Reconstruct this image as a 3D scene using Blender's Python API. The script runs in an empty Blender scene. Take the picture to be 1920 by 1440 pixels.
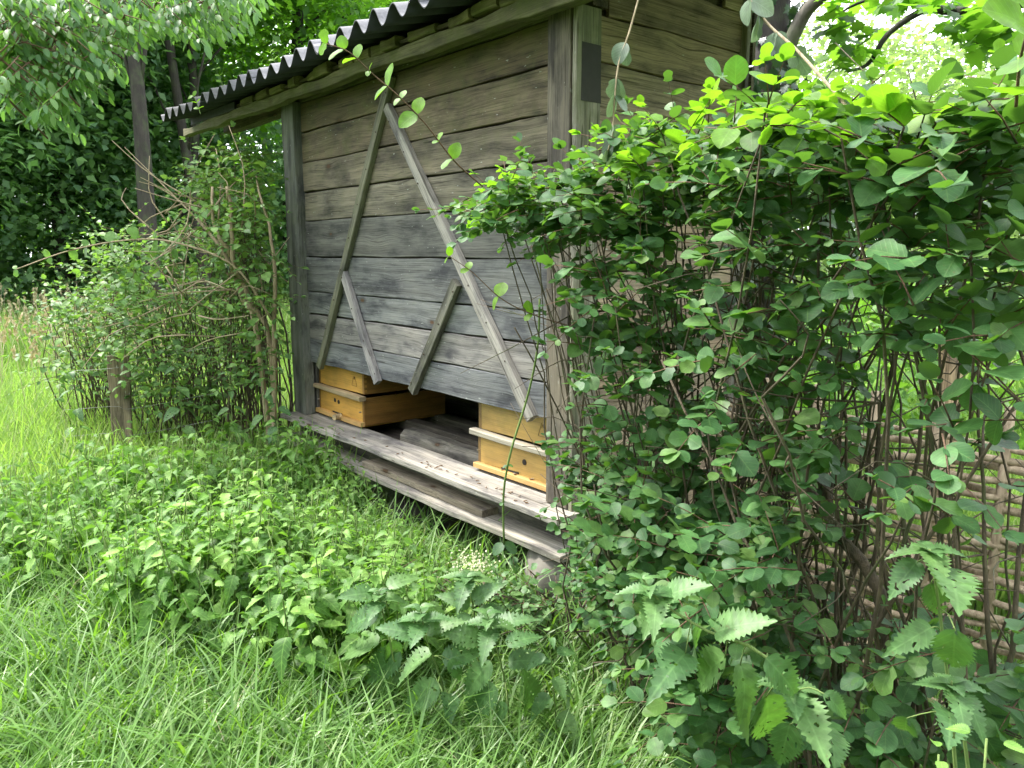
import bpy, math, random
import numpy as np
from mathutils import Matrix, Vector

random.seed(7)
R = np.random.default_rng(11)
sc = bpy.context.scene
COL = sc.collection

# ------------------------------------------------------------------ camera, world, sun, exposure
F_PX, EYE, PITCH = 1450.0, 1.55, math.radians(9.667)
cam_d = bpy.data.cameras.new('camera')
cam_d.sensor_fit = 'HORIZONTAL'; cam_d.sensor_width = 36.0; cam_d.lens = F_PX / 1920 * 36
cam_d.clip_start = 0.05; cam_d.clip_end = 1500
cam = bpy.data.objects.new('camera', cam_d); COL.objects.link(cam)
cam.location = (0, 0, EYE); cam.rotation_euler = (math.radians(90) - PITCH, 0, 0)
sc.camera = cam

SUN_EL, SUN_AZ = math.radians(56), math.radians(-62)      # azimuth from +Y towards +X
world = bpy.data.worlds.new('World'); sc.world = world; world.use_nodes = True
nt = world.node_tree; nt.nodes.clear()
sky = nt.nodes.new('ShaderNodeTexSky'); sky.sky_type = 'NISHITA'; sky.sun_disc = False
sky.sun_elevation = SUN_EL; sky.sun_rotation = SUN_AZ; sky.air_density = 1.0; sky.dust_density = 2.0
tc = nt.nodes.new('ShaderNodeTexCoord')
nz = nt.nodes.new('ShaderNodeTexNoise'); nz.inputs['Scale'].default_value = 2.2; nz.inputs['Detail'].default_value = 5
rmp = nt.nodes.new('ShaderNodeValToRGB')
rmp.color_ramp.elements[0].position = 0.3; rmp.color_ramp.elements[0].color = (6.6, 7.0, 7.6, 1)
rmp.color_ramp.elements[1].position = 0.7; rmp.color_ramp.elements[1].color = (9.5, 9.7, 10.0, 1)
mx = nt.nodes.new('ShaderNodeMix'); mx.data_type = 'RGBA'; mx.inputs[0].default_value = 0.85
bg = nt.nodes.new('ShaderNodeBackground'); bg.inputs['Strength'].default_value = 0.12
wo = nt.nodes.new('ShaderNodeOutputWorld')
nt.links.new(tc.outputs['Generated'], nz.inputs['Vector']); nt.links.new(nz.outputs['Fac'], rmp.inputs['Fac'])
nt.links.new(sky.outputs['Color'], mx.inputs[6]); nt.links.new(rmp.outputs['Color'], mx.inputs[7])
nt.links.new(mx.outputs[2], bg.inputs['Color']); nt.links.new(bg.outputs['Background'], wo.inputs['Surface'])

sun_d = bpy.data.lights.new('sun', 'SUN'); sun_d.energy = 2.3; sun_d.angle = math.radians(12); sun_d.color = (1.0, 0.96, 0.88)
sun = bpy.data.objects.new('sun', sun_d); COL.objects.link(sun)
sdir = Vector((math.sin(SUN_AZ) * math.cos(SUN_EL), math.cos(SUN_AZ) * math.cos(SUN_EL), math.sin(SUN_EL)))
sun.rotation_euler = sdir.to_track_quat('Z', 'Y').to_euler(); sun.location = (-6, 3, 12)

vs = sc.view_settings
vs.view_transform = 'Standard'; vs.look = 'None'; vs.gamma = 1.0; vs.use_curve_mapping = False
vs.exposure = 2.3
sc.cycles.max_bounces = 8; sc.cycles.diffuse_bounces = 4; sc.cycles.transmission_bounces = 5
sc.cycles.transparent_max_bounces = 8; sc.cycles.caustics_reflective = False; sc.cycles.caustics_refractive = False

# ------------------------------------------------------------------ survey helpers (photo measurement -> metres)
CP, SP = math.cos(PITCH), math.sin(PITCH)
EYEV = np.array([0, 0, EYE])
def at(px, py, dist):
    """point seen in the photo at (px,py), `dist` metres away along the ground; arrays welcome"""
    px, py, dist = np.broadcast_arrays(np.asarray(px, float), np.asarray(py, float), np.asarray(dist, float))
    a = (px - 960) / F_PX; b = -(py - 720) / F_PX
    d = np.stack([a, CP + b * SP, -SP + b * CP], -1)
    h = np.hypot(d[..., 0], d[..., 1])[..., None]
    return EYEV + d / h * dist[..., None]
def proj(P):
    d = P - EYEV
    fw = d[..., 1] * CP - d[..., 2] * SP; up = d[..., 1] * SP + d[..., 2] * CP
    return 960 + F_PX * d[..., 0] / fw, 720 - F_PX * up / fw, fw
def in_poly(x, y, poly):
    c = np.zeros(x.shape, bool); n = len(poly)
    for i in range(n):
        x0, y0 = poly[i]; x1, y1 = poly[(i + 1) % n]
        k = (y0 > y) != (y1 > y)
        with np.errstate(divide='ignore', invalid='ignore'):
            c ^= k & (x < (x1 - x0) * (y - y0) / (y1 - y0 + 1e-12) + x0)
    return c
def poly_pts(poly, n, d0, d1, fade=1.0):
    xs = [p[0] for p in poly]; ys = [p[1] for p in poly]
    out = np.zeros((0, 2))
    while len(out) < n:
        q = np.stack([R.uniform(min(xs), max(xs), n * 2), R.uniform(min(ys), max(ys), n * 2)], 1)
        out = np.concatenate([out, q[in_poly(q[:, 0], q[:, 1], poly)]])
    q = out[:n]
    f0 = d0(q[:, 0]) if callable(d0) else np.full(n, float(d0)); f1 = d1(q[:, 0]) if callable(d1) else np.full(n, float(d1))
    return at(q[:, 0], q[:, 1], f0 + (f1 - f0) * R.random(n) ** fade)
def lin(x0, y0, x1, y1):
    return lambda x: y0 + (y1 - y0) * np.clip((x - x0) / (x1 - x0), 0, 1)
def unit(v):
    return v / (np.linalg.norm(v, axis=-1, keepdims=True) + 1e-9)
def rnd3(n):
    return unit(R.normal(size=(n, 3)))

# ------------------------------------------------------------------ object helpers
def tag(o, label=None, cat=None, group=None, kind=None):
    if label: o['label'] = label
    if cat: o['category'] = cat
    if group: o['group'] = group
    if kind: o['kind'] = kind
    return o
def link(name, data, parent=None):
    o = bpy.data.objects.new(name, data); COL.objects.link(o)
    if parent: o.parent = parent
    return o
def empty(name, loc, label, cat, group=None, rz=0):
    o = link(name, None); o.empty_display_size = .1; o.location = [float(c) for c in loc]; o.rotation_euler.z = rz
    return tag(o, label, cat, group)
def mesh(name, V, faces, mat, smooth=False, attrs=None):
    """V (n,3); faces: list of int arrays (m,3)/(m,4)"""
    faces = [np.asarray(f) for f in faces if len(f)]
    me = bpy.data.meshes.new(name)
    V = np.asarray(V, np.float32)
    me.vertices.add(len(V)); me.vertices.foreach_set('co', V.ravel())
    loops = np.concatenate([f.ravel() for f in faces]); tot = np.concatenate([np.full(len(f), f.shape[1]) for f in faces])
    me.loops.add(len(loops)); me.loops.foreach_set('vertex_index', loops.astype(np.int32))
    st = np.concatenate([[0], np.cumsum(tot)[:-1]])
    me.polygons.add(len(tot)); me.polygons.foreach_set('loop_start', st.astype(np.int32)); me.polygons.foreach_set('loop_total', tot.astype(np.int32))
    me.polygons.foreach_set('use_smooth', np.full(len(tot), bool(smooth)))
    for k, (ty, arr) in (attrs or {}).items():
        a = me.attributes.new(k, ty, 'POINT')
        a.data.foreach_set('vector' if ty == 'FLOAT_VECTOR' else 'value', np.asarray(arr, np.float32).ravel())
    me.update(calc_edges=True)
    if mat: me.materials.append(mat)
    return me

# ------------------------------------------------------------------ materials
def node_mat(name):
    m = bpy.data.materials.new(name); m.use_nodes = True
    t = m.node_tree; t.nodes.clear()
    def N(kind, **kw):
        n = t.nodes.new(kind)
        for k, v in kw.items():
            if k.startswith('_'): setattr(n, k[1:], v)
            else: n.inputs[k.replace('__', ' ')].default_value = v
        return n
    def L(a, b): t.links.new(a, b)
    return m, t, N, L
def ramp(N, stops):
    r = N('ShaderNodeValToRGB'); cr = r.color_ramp
    cr.elements[0].position, cr.elements[0].color = stops[0][0], (*stops[0][1], 1)
    cr.elements[1].position, cr.elements[1].color = stops[-1][0], (*stops[-1][1], 1)
    for p, c in stops[1:-1]:
        e = cr.elements.new(p); e.color = (*c, 1)
    return r
def leaf_mat(name, cols, trans, tmix=.4, rough=.5, under=None, spec=.4, vein=.25, blotch=True, spots=0., holes=0.):
    m, t, N, L = node_mat(name)
    at_ = N('ShaderNodeAttribute', _attribute_name='rnd'); oi = N('ShaderNodeObjectInfo')
    ad = N('ShaderNodeMath', _operation='ADD'); L(at_.outputs['Fac'], ad.inputs[0]); L(oi.outputs['Random'], ad.inputs[1])
    fr = N('ShaderNodeMath', _operation='FRACT'); L(ad.outputs[0], fr.inputs[0])
    r = ramp(N, [(i / (len(cols) - 1), c) for i, c in enumerate(cols)]); L(fr.outputs[0], r.inputs['Fac'])
    lc = N('ShaderNodeAttribute', _attribute_name='lc')
    sx = N('ShaderNodeSeparateXYZ'); L(lc.outputs['Vector'], sx.inputs[0])
    ab = N('ShaderNodeMath', _operation='ABSOLUTE'); L(sx.outputs['X'], ab.inputs[0])
    # side veins: stripes at a slant from the midrib
    sl = N('ShaderNodeMath', _operation='MULTIPLY_ADD'); sl.inputs[1].default_value = -.9; L(ab.outputs[0], sl.inputs[0]); L(sx.outputs['Y'], sl.inputs[2])
    ml = N('ShaderNodeMath', _operation='MULTIPLY'); ml.inputs[1].default_value = 44; L(sl.outputs[0], ml.inputs[0])
    sn = N('ShaderNodeMath', _operation='SINE'); L(ml.outputs[0], sn.inputs[0])
    mr = N('ShaderNodeMapRange'); mr.inputs['From Min'].default_value = .75; mr.inputs['From Max'].default_value = 1; mr.inputs['To Max'].default_value = vein * .6; L(sn.outputs[0], mr.inputs['Value'])
    mb = N('ShaderNodeMapRange'); mb.inputs['From Min'].default_value = .022; mb.inputs['From Max'].default_value = .008; mb.inputs['To Max'].default_value = vein; L(ab.outputs[0], mb.inputs['Value'])
    mxv = N('ShaderNodeMath', _operation='MAXIMUM'); L(mr.outputs[0], mxv.inputs[0]); L(mb.outputs[0], mxv.inputs[1])
    cv = N('ShaderNodeMix', _data_type='RGBA', _blend_type='MIX'); L(mxv.outputs[0], cv.inputs[0]); L(r.outputs['Color'], cv.inputs[6])
    cv.inputs[7].default_value = (*[min(1, c * 1.9 + .03) for c in cols[-1]], 1)
    col = cv.outputs[2]
    if blotch:
        nn = N('ShaderNodeTexNoise', Scale=55.0, Detail=3.0)
        geo = N('ShaderNodeNewGeometry'); L(geo.outputs['Position'], nn.inputs['Vector'])
        m2 = N('ShaderNodeMapRange'); m2.inputs['From Min'].default_value = .3; m2.inputs['From Max'].default_value = .7; m2.inputs['To Min'].default_value = .7; m2.inputs['To Max'].default_value = 1.3; L(nn.outputs['Fac'], m2.inputs['Value'])
        ms = N('ShaderNodeMix', _data_type='RGBA', _blend_type='MULTIPLY'); ms.inputs[0].default_value = 1; L(col, ms.inputs[6]); L(m2.outputs[0], ms.inputs[7]); col = ms.outputs[2]
    if spots:
        n5 = N('ShaderNodeTexNoise', Scale=130.0, Detail=2.0); g5 = N('ShaderNodeNewGeometry'); L(g5.outputs['Position'], n5.inputs['Vector'])
        r5 = ramp(N, [(.67, (0, 0, 0)), (.72, (spots, spots, spots))]); L(n5.outputs['Fac'], r5.inputs['Fac'])
        x5 = N('ShaderNodeMix', _data_type='RGBA'); L(r5.outputs['Color'], x5.inputs[0]); L(col, x5.inputs[6]); x5.inputs[7].default_value = (.10, .085, .035, 1); col = x5.outputs[2]
    if under:
        geo2 = N('ShaderNodeNewGeometry')
        mu = N('ShaderNodeMix', _data_type='RGBA'); mu.inputs[7].default_value = (*under, 1)
        L(geo2.outputs['Backfacing'], mu.inputs[0]); L(col, mu.inputs[6]); col = mu.outputs[2]
    pb = N('ShaderNodeBsdfPrincipled', Roughness=rough); pb.inputs['Specular IOR Level'].default_value = spec; L(col, pb.inputs['Base Color'])
    bp = N('ShaderNodeBump', Strength=.35, Distance=.002); L(mxv.outputs[0], bp.inputs['Height']); L(bp.outputs[0], pb.inputs['Normal'])
    tr = N('ShaderNodeBsdfTranslucent')
    tm = N('ShaderNodeMix', _data_type='RGBA', _blend_type='MULTIPLY'); tm.inputs[0].default_value = .35; tm.inputs[6].default_value = (*trans, 1)
    sc2 = N('ShaderNodeMix', _data_type='RGBA', _blend_type='MULTIPLY'); sc2.inputs[0].default_value = 1; sc2.inputs[7].default_value = (6, 6, 6, 1); L(col, sc2.inputs[6]); L(sc2.outputs[2], tm.inputs[7])
    L(tm.outputs[2], tr.inputs['Color'])
    mxs = N('ShaderNodeMixShader'); mxs.inputs[0].default_value = tmix; L(pb.outputs[0], mxs.inputs[1]); L(tr.outputs[0], mxs.inputs[2])
    o = N('ShaderNodeOutputMaterial'); fin = mxs.outputs[0]
    if holes:
        n6 = N('ShaderNodeTexNoise', Scale=100.0, Detail=0.0); g6 = N('ShaderNodeNewGeometry'); L(g6.outputs['Position'], n6.inputs['Vector'])
        gt = N('ShaderNodeMath', _operation='GREATER_THAN'); gt.inputs[1].default_value = holes; L(n6.outputs['Fac'], gt.inputs[0])
        tp_ = N('ShaderNodeBsdfTransparent'); mh = N('ShaderNodeMixShader'); L(gt.outputs[0], mh.inputs[0]); L(fin, mh.inputs[1]); L(tp_.outputs[0], mh.inputs[2]); fin = mh.outputs[0]
    L(fin, o.inputs[0])
    return m

M = {}
M['snow'] = leaf_mat('snowberry_leaf', [(.022, .062, .022), (.036, .095, .032), (.054, .13, .040), (.062, .138, .038), (.085, .15, .035)], (.20, .42, .04), .26, .5, (.04, .078, .04), .28, spots=.6)
M['shoot'] = leaf_mat('young_leaf', [(.07, .155, .015), (.11, .21, .02)], (.30, .52, .03), .4, .5, None, .3)
M['nettle'] = leaf_mat('nettle_leaf', [(.045, .11, .02), (.075, .165, .03), (.115, .225, .042), (.18, .30, .06)], (.28, .52, .05), .3, .55, (.08, .15, .05), .3, .3)
M['nettle_big'] = leaf_mat('nettle_leaf_large', [(.048, .112, .036), (.07, .145, .045), (.095, .175, .052)], (.2, .4, .05), .22, .5, (.08, .13, .06), .35, .2, spots=.5, holes=.74)
M['grass'] = leaf_mat('grass_blade', [(.035, .09, .014), (.065, .145, .02), (.095, .20, .03), (.13, .24, .06), (.17, .25, .08)], (.30, .5, .05), .28, .45, None, .45, 0, False)
M['meadow'] = leaf_mat('meadow_blade', [(.09, .17, .035), (.14, .24, .05), (.20, .30, .08), (.30, .31, .15)], (.36, .52, .1), .35, .6, None, .3, 0, False)
M['straw'] = leaf_mat('dry_grass', [(.26, .22, .12), (.34, .30, .17), (.42, .38, .25)], (.4, .36, .2), .2, .7, None, .2, 0, False)
M['rose'] = leaf_mat('hedge_leaf_left', [(.04, .10, .03), (.075, .155, .042), (.12, .22, .06), (.18, .29, .09)], (.3, .5, .07), .32, .5, (.10, .16, .08), .3, .1)
M['wood_dark'] = leaf_mat('forest_leaf', [(.05, .10, .06), (.08, .15, .075), (.115, .20, .085), (.15, .26, .09)], (.27, .48, .12), .42, .55, None, .3, 0, False)  # colours lightened and greyed to paint in haze over the wood
M['wood_light'] = leaf_mat('forest_leaf_light', [(.04, .10, .026), (.075, .16, .034), (.12, .23, .04)], (.3, .55, .04), .48, .5, None, .4, 0, False)
M['far'] = leaf_mat('distant_leaf', [(.08, .13, .05), (.12, .18, .06), (.17, .22, .08), (.18, .21, .12)], (.35, .5, .14), .4, .7, None, .2, 0, False)  # pale leaf colours stand in for haze on the distant trees
M['walnut'] = leaf_mat('drooping_leaf', [(.045, .11, .045), (.075, .155, .06), (.12, .21, .06)], (.26, .46, .08), .34, .5, None, .3, .2, False)
M['ivy'] = leaf_mat('ivy_leaf', [(.008, .025, .012), (.014, .04, .016), (.024, .055, .02)], (.08, .2, .02), .12, .35, None, .6, .3, False)
M['wilt'] = leaf_mat('wilted_leaf', [(.055, .09, .05), (.09, .13, .08), (.13, .17, .11)], (.2, .3, .12), .2, .45, (.14, .18, .12), .5)
M['flower'] = leaf_mat('flower_petal', [(.4, .4, .28), (.55, .54, .4)], (.7, .7, .5), .3, .7, None, .2, 0, False)

def bark_mat(name, c0, c1, moss=0.0, scale=30.0):
    m, t, N, L = node_mat(name)
    tc = N('ShaderNodeTexCoord'); mp = N('ShaderNodeMapping'); mp.inputs['Scale'].default_value = (1, 1, .22); L(tc.outputs['Object'], mp.inputs['Vector'])
    n = N('ShaderNodeTexNoise', Scale=scale, Detail=6.0, Roughness=.65); L(mp.outputs[0], n.inputs['Vector'])
    r = ramp(N, [(.3, c0), (.72, c1)]); L(n.outputs['Fac'], r.inputs['Fac']); col = r.outputs['Color']
    if moss:
        n2 = N('ShaderNodeTexNoise', Scale=6.0, Detail=4.0); L(tc.outputs['Object'], n2.inputs['Vector'])
        r2 = ramp(N, [(.5, (0, 0, 0)), (.68, (moss, moss, moss))]); L(n2.outputs['Fac'], r2.inputs['Fac'])
        x = N('ShaderNodeMix', _data_type='RGBA'); L(r2.outputs['Color'], x.inputs[0]); L(col, x.inputs[6]); x.inputs[7].default_value = (.07, .11, .03, 1); col = x.outputs[2]
    p = N('ShaderNodeBsdfPrincipled', Roughness=.85); L(col, p.inputs['Base Color'])
    b = N('ShaderNodeBump', Strength=.7, Distance=.02); L(n.outputs['Fac'], b.inputs['Height']); L(b.outputs[0], p.inputs['Normal'])
    o = N('ShaderNodeOutputMaterial'); L(p.outputs[0], o.inputs[0]); return m
M['stem'] = bark_mat('shrub_stem', (.03, .022, .015), (.15, .11, .07), .45, 70)
M['twig'] = bark_mat('twig', (.07, .035, .02), (.19, .11, .06), 0, 120)
M['dry_twig'] = bark_mat('dry_twig', (.26, .19, .12), (.5, .4, .27), 0, 80)
M['green_stem'] = bark_mat('green_stem', (.10, .16, .04), (.2, .28, .08), 0, 60)
M['bark'] = bark_mat('tree_bark', (.010, .008, .006), (.042, .035, .028), .3, 16)
M['bark_pale'] = bark_mat('tree_bark_pale', (.05, .042, .034), (.17, .15, .12), .4, 14)
M['rod'] = bark_mat('woven_rod', (.18, .13, .08), (.48, .38, .26), 0, 50)

def wood_mat(name, rough=.8, spec=.25, contrast=1.0, knots=True, specks=True):
    """sawn board, grain along local X; tint from the object's own colour; grime from its 'moss' property"""
    m, t, N, L = node_mat(name)
    tc = N('ShaderNodeTexCoord'); oi = N('ShaderNodeObjectInfo')
    of = N('ShaderNodeVectorMath', _operation='MULTIPLY_ADD'); L(oi.outputs['Random'], of.inputs[0]); of.inputs[1].default_value = (37, 91, 13); L(tc.outputs['Object'], of.inputs[2])
    mpk = N('ShaderNodeMapping'); mpk.inputs['Scale'].default_value = (2.6, 5.5, 5.5); L(of.outputs[0], mpk.inputs['Vector'])
    vo = N('ShaderNodeTexVoronoi', Scale=1.0, Randomness=1.0); L(mpk.outputs[0], vo.inputs['Vector'])
    ke = N('ShaderNodeMapRange', _interpolation_type='SMOOTHSTEP'); ke.inputs['From Min'].default_value = .42; ke.inputs['From Max'].default_value = .05; L(vo.outputs['Distance'], ke.inputs['Value'])
    wob = N('ShaderNodeTexNoise', Scale=2.2, Detail=2.0); mpw = N('ShaderNodeMapping'); mpw.inputs['Scale'].default_value = (.55, 1.6, 1.6); L(of.outputs[0], mpw.inputs['Vector']); L(mpw.outputs[0], wob.inputs['Vector'])
    sx = N('ShaderNodeSeparateXYZ'); L(of.outputs[0], sx.inputs[0])
    a1 = N('ShaderNodeMath', _operation='MULTIPLY_ADD'); L(wob.outputs['Fac'], a1.inputs[0]); a1.inputs[1].default_value = .035; L(sx.outputs['Y'], a1.inputs[2])
    a2 = N('ShaderNodeMath', _operation='MULTIPLY_ADD'); L(ke.outputs[0], a2.inputs[0]); a2.inputs[1].default_value = .016 if knots else 0.; L(a1.outputs[0], a2.inputs[2])
    cx = N('ShaderNodeCombineXYZ'); mxx = N('ShaderNodeMath', _operation='MULTIPLY'); mxx.inputs[1].default_value = .022; L(sx.outputs['X'], mxx.inputs[0])
    L(mxx.outputs[0], cx.inputs['X']); L(a2.outputs[0], cx.inputs['Y']); L(sx.outputs['Z'], cx.inputs['Z'])
    g1 = N('ShaderNodeTexNoise', Scale=190.0, Detail=5.0, Roughness=.7); L(cx.outputs[0], g1.inputs['Vector'])
    g2 = N('ShaderNodeTexNoise', Scale=22.0, Detail=3.0); L(cx.outputs[0], g2.inputs['Vector'])
    st = N('ShaderNodeTexNoise', Scale=4.0, Detail=6.0, Roughness=.62); mps = N('ShaderNodeMapping'); mps.inputs['Scale'].default_value = (.8, 2.2, 2.2); L(of.outputs[0], mps.inputs['Vector']); L(mps.outputs[0], st.inputs['Vector'])
    c = contrast
    r1 = ramp(N, [(.28, (1 - .62 * c,) * 3), (.5, (1, 1, 1)), (.75, (1 + .25 * c,) * 3)]); L(g1.outputs['Fac'], r1.inputs['Fac'])
    r2 = ramp(N, [(.3, (1 - .3 * c,) * 3), (.7, (1 + .18 * c,) * 3)]); L(g2.outputs['Fac'], r2.inputs['Fac'])
    r3 = ramp(N, [(.33, (1 - .5 * c, 1 - .5 * c, 1 - .46 * c)), (.5, (1, 1, 1)), (.72, (1.3, 1.27, 1.2))]); L(st.outputs['Fac'], r3.inputs['Fac'])
    col = oi.outputs['Color']
    for r in (r1, r2, r3):
        x = N('ShaderNodeMix', _data_type='RGBA', _blend_type='MULTIPLY'); x.inputs[0].default_value = 1; L(col, x.inputs[6]); L(r.outputs['Color'], x.inputs[7]); col = x.outputs[2]
    if knots:
        kr = ramp(N, [(.0, (1, 1, 1)), (.055, (1, 1, 1)), (.075, (0, 0, 0))]); L(vo.outputs['Distance'], kr.inputs['Fac'])
        x = N('ShaderNodeMix', _data_type='RGBA'); L(kr.outputs['Color'], x.inputs[0]); L(col, x.inputs[6]); x.inputs[7].default_value = (.13, .075, .04, 1)
        col = x.outputs[2]
        kd = ramp(N, [(.07, (.45, .42, .4)), (.15, (1, 1, 1))]); L(vo.outputs['Distance'], kd.inputs['Fac'])
        x = N('ShaderNodeMix', _data_type='RGBA', _blend_type='MULTIPLY'); x.inputs[0].default_value = .7; L(col, x.inputs[6]); L(kd.outputs['Color'], x.inputs[7]); col = x.outputs[2]
    if specks:
        v2 = N('ShaderNodeTexNoise', Scale=85.0, Detail=2.0); mp2 = N('ShaderNodeMapping'); mp2.inputs['Scale'].default_value = (.35, 1, 1); L(of.outputs[0], mp2.inputs['Vector']); L(mp2.outputs[0], v2.inputs['Vector'])
        r4 = ramp(N, [(.715, (0, 0, 0)), (.75, (.5, .5, .5))]); L(v2.outputs['Fac'], r4.inputs['Fac'])
        x = N('ShaderNodeMix', _data_type='RGBA'); L(r4.outputs['Color'], x.inputs[0]); L(col, x.inputs[6]); x.inputs[7].default_value = (.48, .5, .46, 1); col = x.outputs[2]
    ck = N('ShaderNodeTexNoise', Scale=60.0, Detail=2.0, Roughness=.4); cc_ = N('ShaderNodeCombineXYZ'); c1 = N('ShaderNodeMath', _operation='MULTIPLY'); c1.inputs[1].default_value = .045; L(sx.outputs['X'], c1.inputs[0])
    L(c1.outputs[0], cc_.inputs['X']); L(a2.outputs[0], cc_.inputs['Y']); L(sx.outputs['Z'], cc_.inputs['Z']); L(cc_.outputs[0], ck.inputs['Vector'])
    rck = ramp(N, [(.69, (1, 1, 1)), (.715, (.32, .3, .28))]); L(ck.outputs['Fac'], rck.inputs['Fac'])
    x = N('ShaderNodeMix', _data_type='RGBA', _blend_type='MULTIPLY'); x.inputs[0].default_value = .85 if knots else .25; L(col, x.inputs[6]); L(rck.outputs['Color'], x.inputs[7]); col = x.outputs[2]
    mo = N('ShaderNodeAttribute', _attribute_name='moss', _attribute_type='OBJECT')
    mn = N('ShaderNodeTexNoise', Scale=9.0, Detail=8.0, Roughness=.7); L(of.outputs[0], mn.inputs['Vector'])
    mm = N('ShaderNodeMath', _operation='MULTIPLY_ADD', _use_clamp=True); L(mn.outputs['Fac'], mm.inputs[0]); mm.inputs[1].default_value = 4.0; mm.inputs[2].default_value = -1.75
    mk = N('ShaderNodeMath', _operation='MULTIPLY', _use_clamp=True); L(mm.outputs[0], mk.inputs[0]); L(mo.outputs['Fac'], mk.inputs[1])
    x = N('ShaderNodeMix', _data_type='RGBA'); L(mk.outputs[0], x.inputs[0]); L(col, x.inputs[6]); x.inputs[7].default_value = (.10, .115, .035, 1); col = x.outputs[2]
    p = N('ShaderNodeBsdfPrincipled', Roughness=rough); p.inputs['Specular IOR Level'].default_value = spec; L(col, p.inputs['Base Color'])
    hs = N('ShaderNodeMath', _operation='MULTIPLY_ADD'); L(mk.outputs[0], hs.inputs[0]); hs.inputs[1].default_value = .8; L(g1.outputs['Fac'], hs.inputs[2])
    b = N('ShaderNodeBump', Strength=.55, Distance=.004); L(hs.outputs[0], b.inputs['Height']); L(b.outputs[0], p.inputs['Normal'])
    o = N('ShaderNodeOutputMaterial'); L(p.outputs[0], o.inputs[0]); return m
M['board'] = wood_mat('weathered_board', contrast=1.25)
M['hive'] = wood_mat('varnished_hive_wood', .55, .35, .5, False, False)
def plain(name, c, rough=.7, metal=0, nscale=20, var=.25):
    m, t, N, L = node_mat(name)
    tc = N('ShaderNodeTexCoord'); n = N('ShaderNodeTexNoise', Scale=float(nscale), Detail=5.0); L(tc.outputs['Object'], n.inputs['Vector'])
    r = ramp(N, [(.3, tuple(x * (1 - var) for x in c)), (.7, tuple(min(1, x * (1 + var)) for x in c))]); L(n.outputs['Fac'], r.inputs['Fac'])
    p = N('ShaderNodeBsdfPrincipled', Roughness=rough, Metallic=metal); L(r.outputs['Color'], p.inputs['Base Color'])
    b = N('ShaderNodeBump', Strength=.3, Distance=.005); L(n.outputs['Fac'], b.inputs['Height']); L(b.outputs[0], p.inputs['Normal'])
    o = N('ShaderNodeOutputMaterial'); L(p.outputs[0], o.inputs[0]); return m
M['roof'] = plain('bitumen_sheet', (.12, .12, .14), .75, 0, 60, .2)
M['felt'] = plain('black_felt', (.022, .024, .03), .8)
M['nail'] = plain('rusty_nail', (.05, .03, .02), .6, .4)
M['metal'] = plain('galvanised', (.5, .5, .5), .4, .9)
M['wire'] = plain('dull_wire', (.25, .25, .24), .6, .5)
M['black'] = plain('hole', (.02, .014, .01), .9)
M['paint'] = plain('dark_brown_paint', (.018, .013, .011), .6, 0, 30, .3)
M['concrete'] = plain('lichened_concrete', (.13, .12, .10), .9, 0, 12, .45)
M['bee'] = plain('bee_body', (.16, .075, .02), .5, 0, 300, .6)
M['wing'] = plain('bee_wing', (.35, .32, .28), .3)
M['ink'] = plain('burnt_mark', (.09, .04, .012), .8)

# ------------------------------------------------------------------ ground
def hgt(x, y):
    return .035 * np.sin(x * 1.3 + .5) * np.cos(y * 1.1) + .02 * np.sin(x * 3.1 + y * 2.3) - .0
def ground():
    s = np.sinh(np.linspace(-6.2, 6.2, 241)) * .55
    X, Y = np.meshgrid(s, s + 3.0)
    d = np.hypot(X, Y - 3)
    Z = hgt(X, Y) * np.clip(1.5 - d / 40, 0, 1)
    V = np.stack([X, Y, Z], -1).reshape(-1, 3); n = len(s)
    i = np.arange(n - 1)[:, None] * n + np.arange(n - 1)[None]
    Fq = np.stack([i, i + 1, i + n + 1, i + n], -1).reshape(-1, 4)
    m, t, N, L = node_mat('meadow_soil')
    tc = N('ShaderNodeTexCoord')
    n1 = N('ShaderNodeTexNoise', Scale=1.1, Detail=8.0, Roughness=.7); n2 = N('ShaderNodeTexNoise', Scale=26.0, Detail=6.0, Roughness=.75)
    L(tc.outputs['Object'], n1.inputs['Vector']); L(tc.outputs['Object'], n2.inputs['Vector'])
    a = ramp(N, [(.35, (.035, .045, .015)), (.6, (.07, .12, .025))]); b = ramp(N, [(.3, (.03, .028, .014)), (.5, (.06, .09, .022)), (.7, (.13, .2, .04))])
    L(n1.outputs['Fac'], a.inputs['Fac']); L(n2.outputs['Fac'], b.inputs['Fac'])
    x = N('ShaderNodeMix', _data_type='RGBA'); x.inputs[0].default_value = .6; L(a.outputs[0], x.inputs[6]); L(b.outputs[0], x.inputs[7])
    p = N('ShaderNodeBsdfPrincipled', Roughness=.95); L(x.outputs[2], p.inputs['Base Color'])
    bu = N('ShaderNodeBump', Strength=.8, Distance=.03); L(n2.outputs['Fac'], bu.inputs['Height']); L(bu.outputs[0], p.inputs['Normal'])
    o = N('ShaderNodeOutputMaterial'); L(p.outputs[0], o.inputs[0])
    g = link('ground', mesh('ground', V, [Fq], m, True)); tag(g, kind='structure')
ground()

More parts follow.
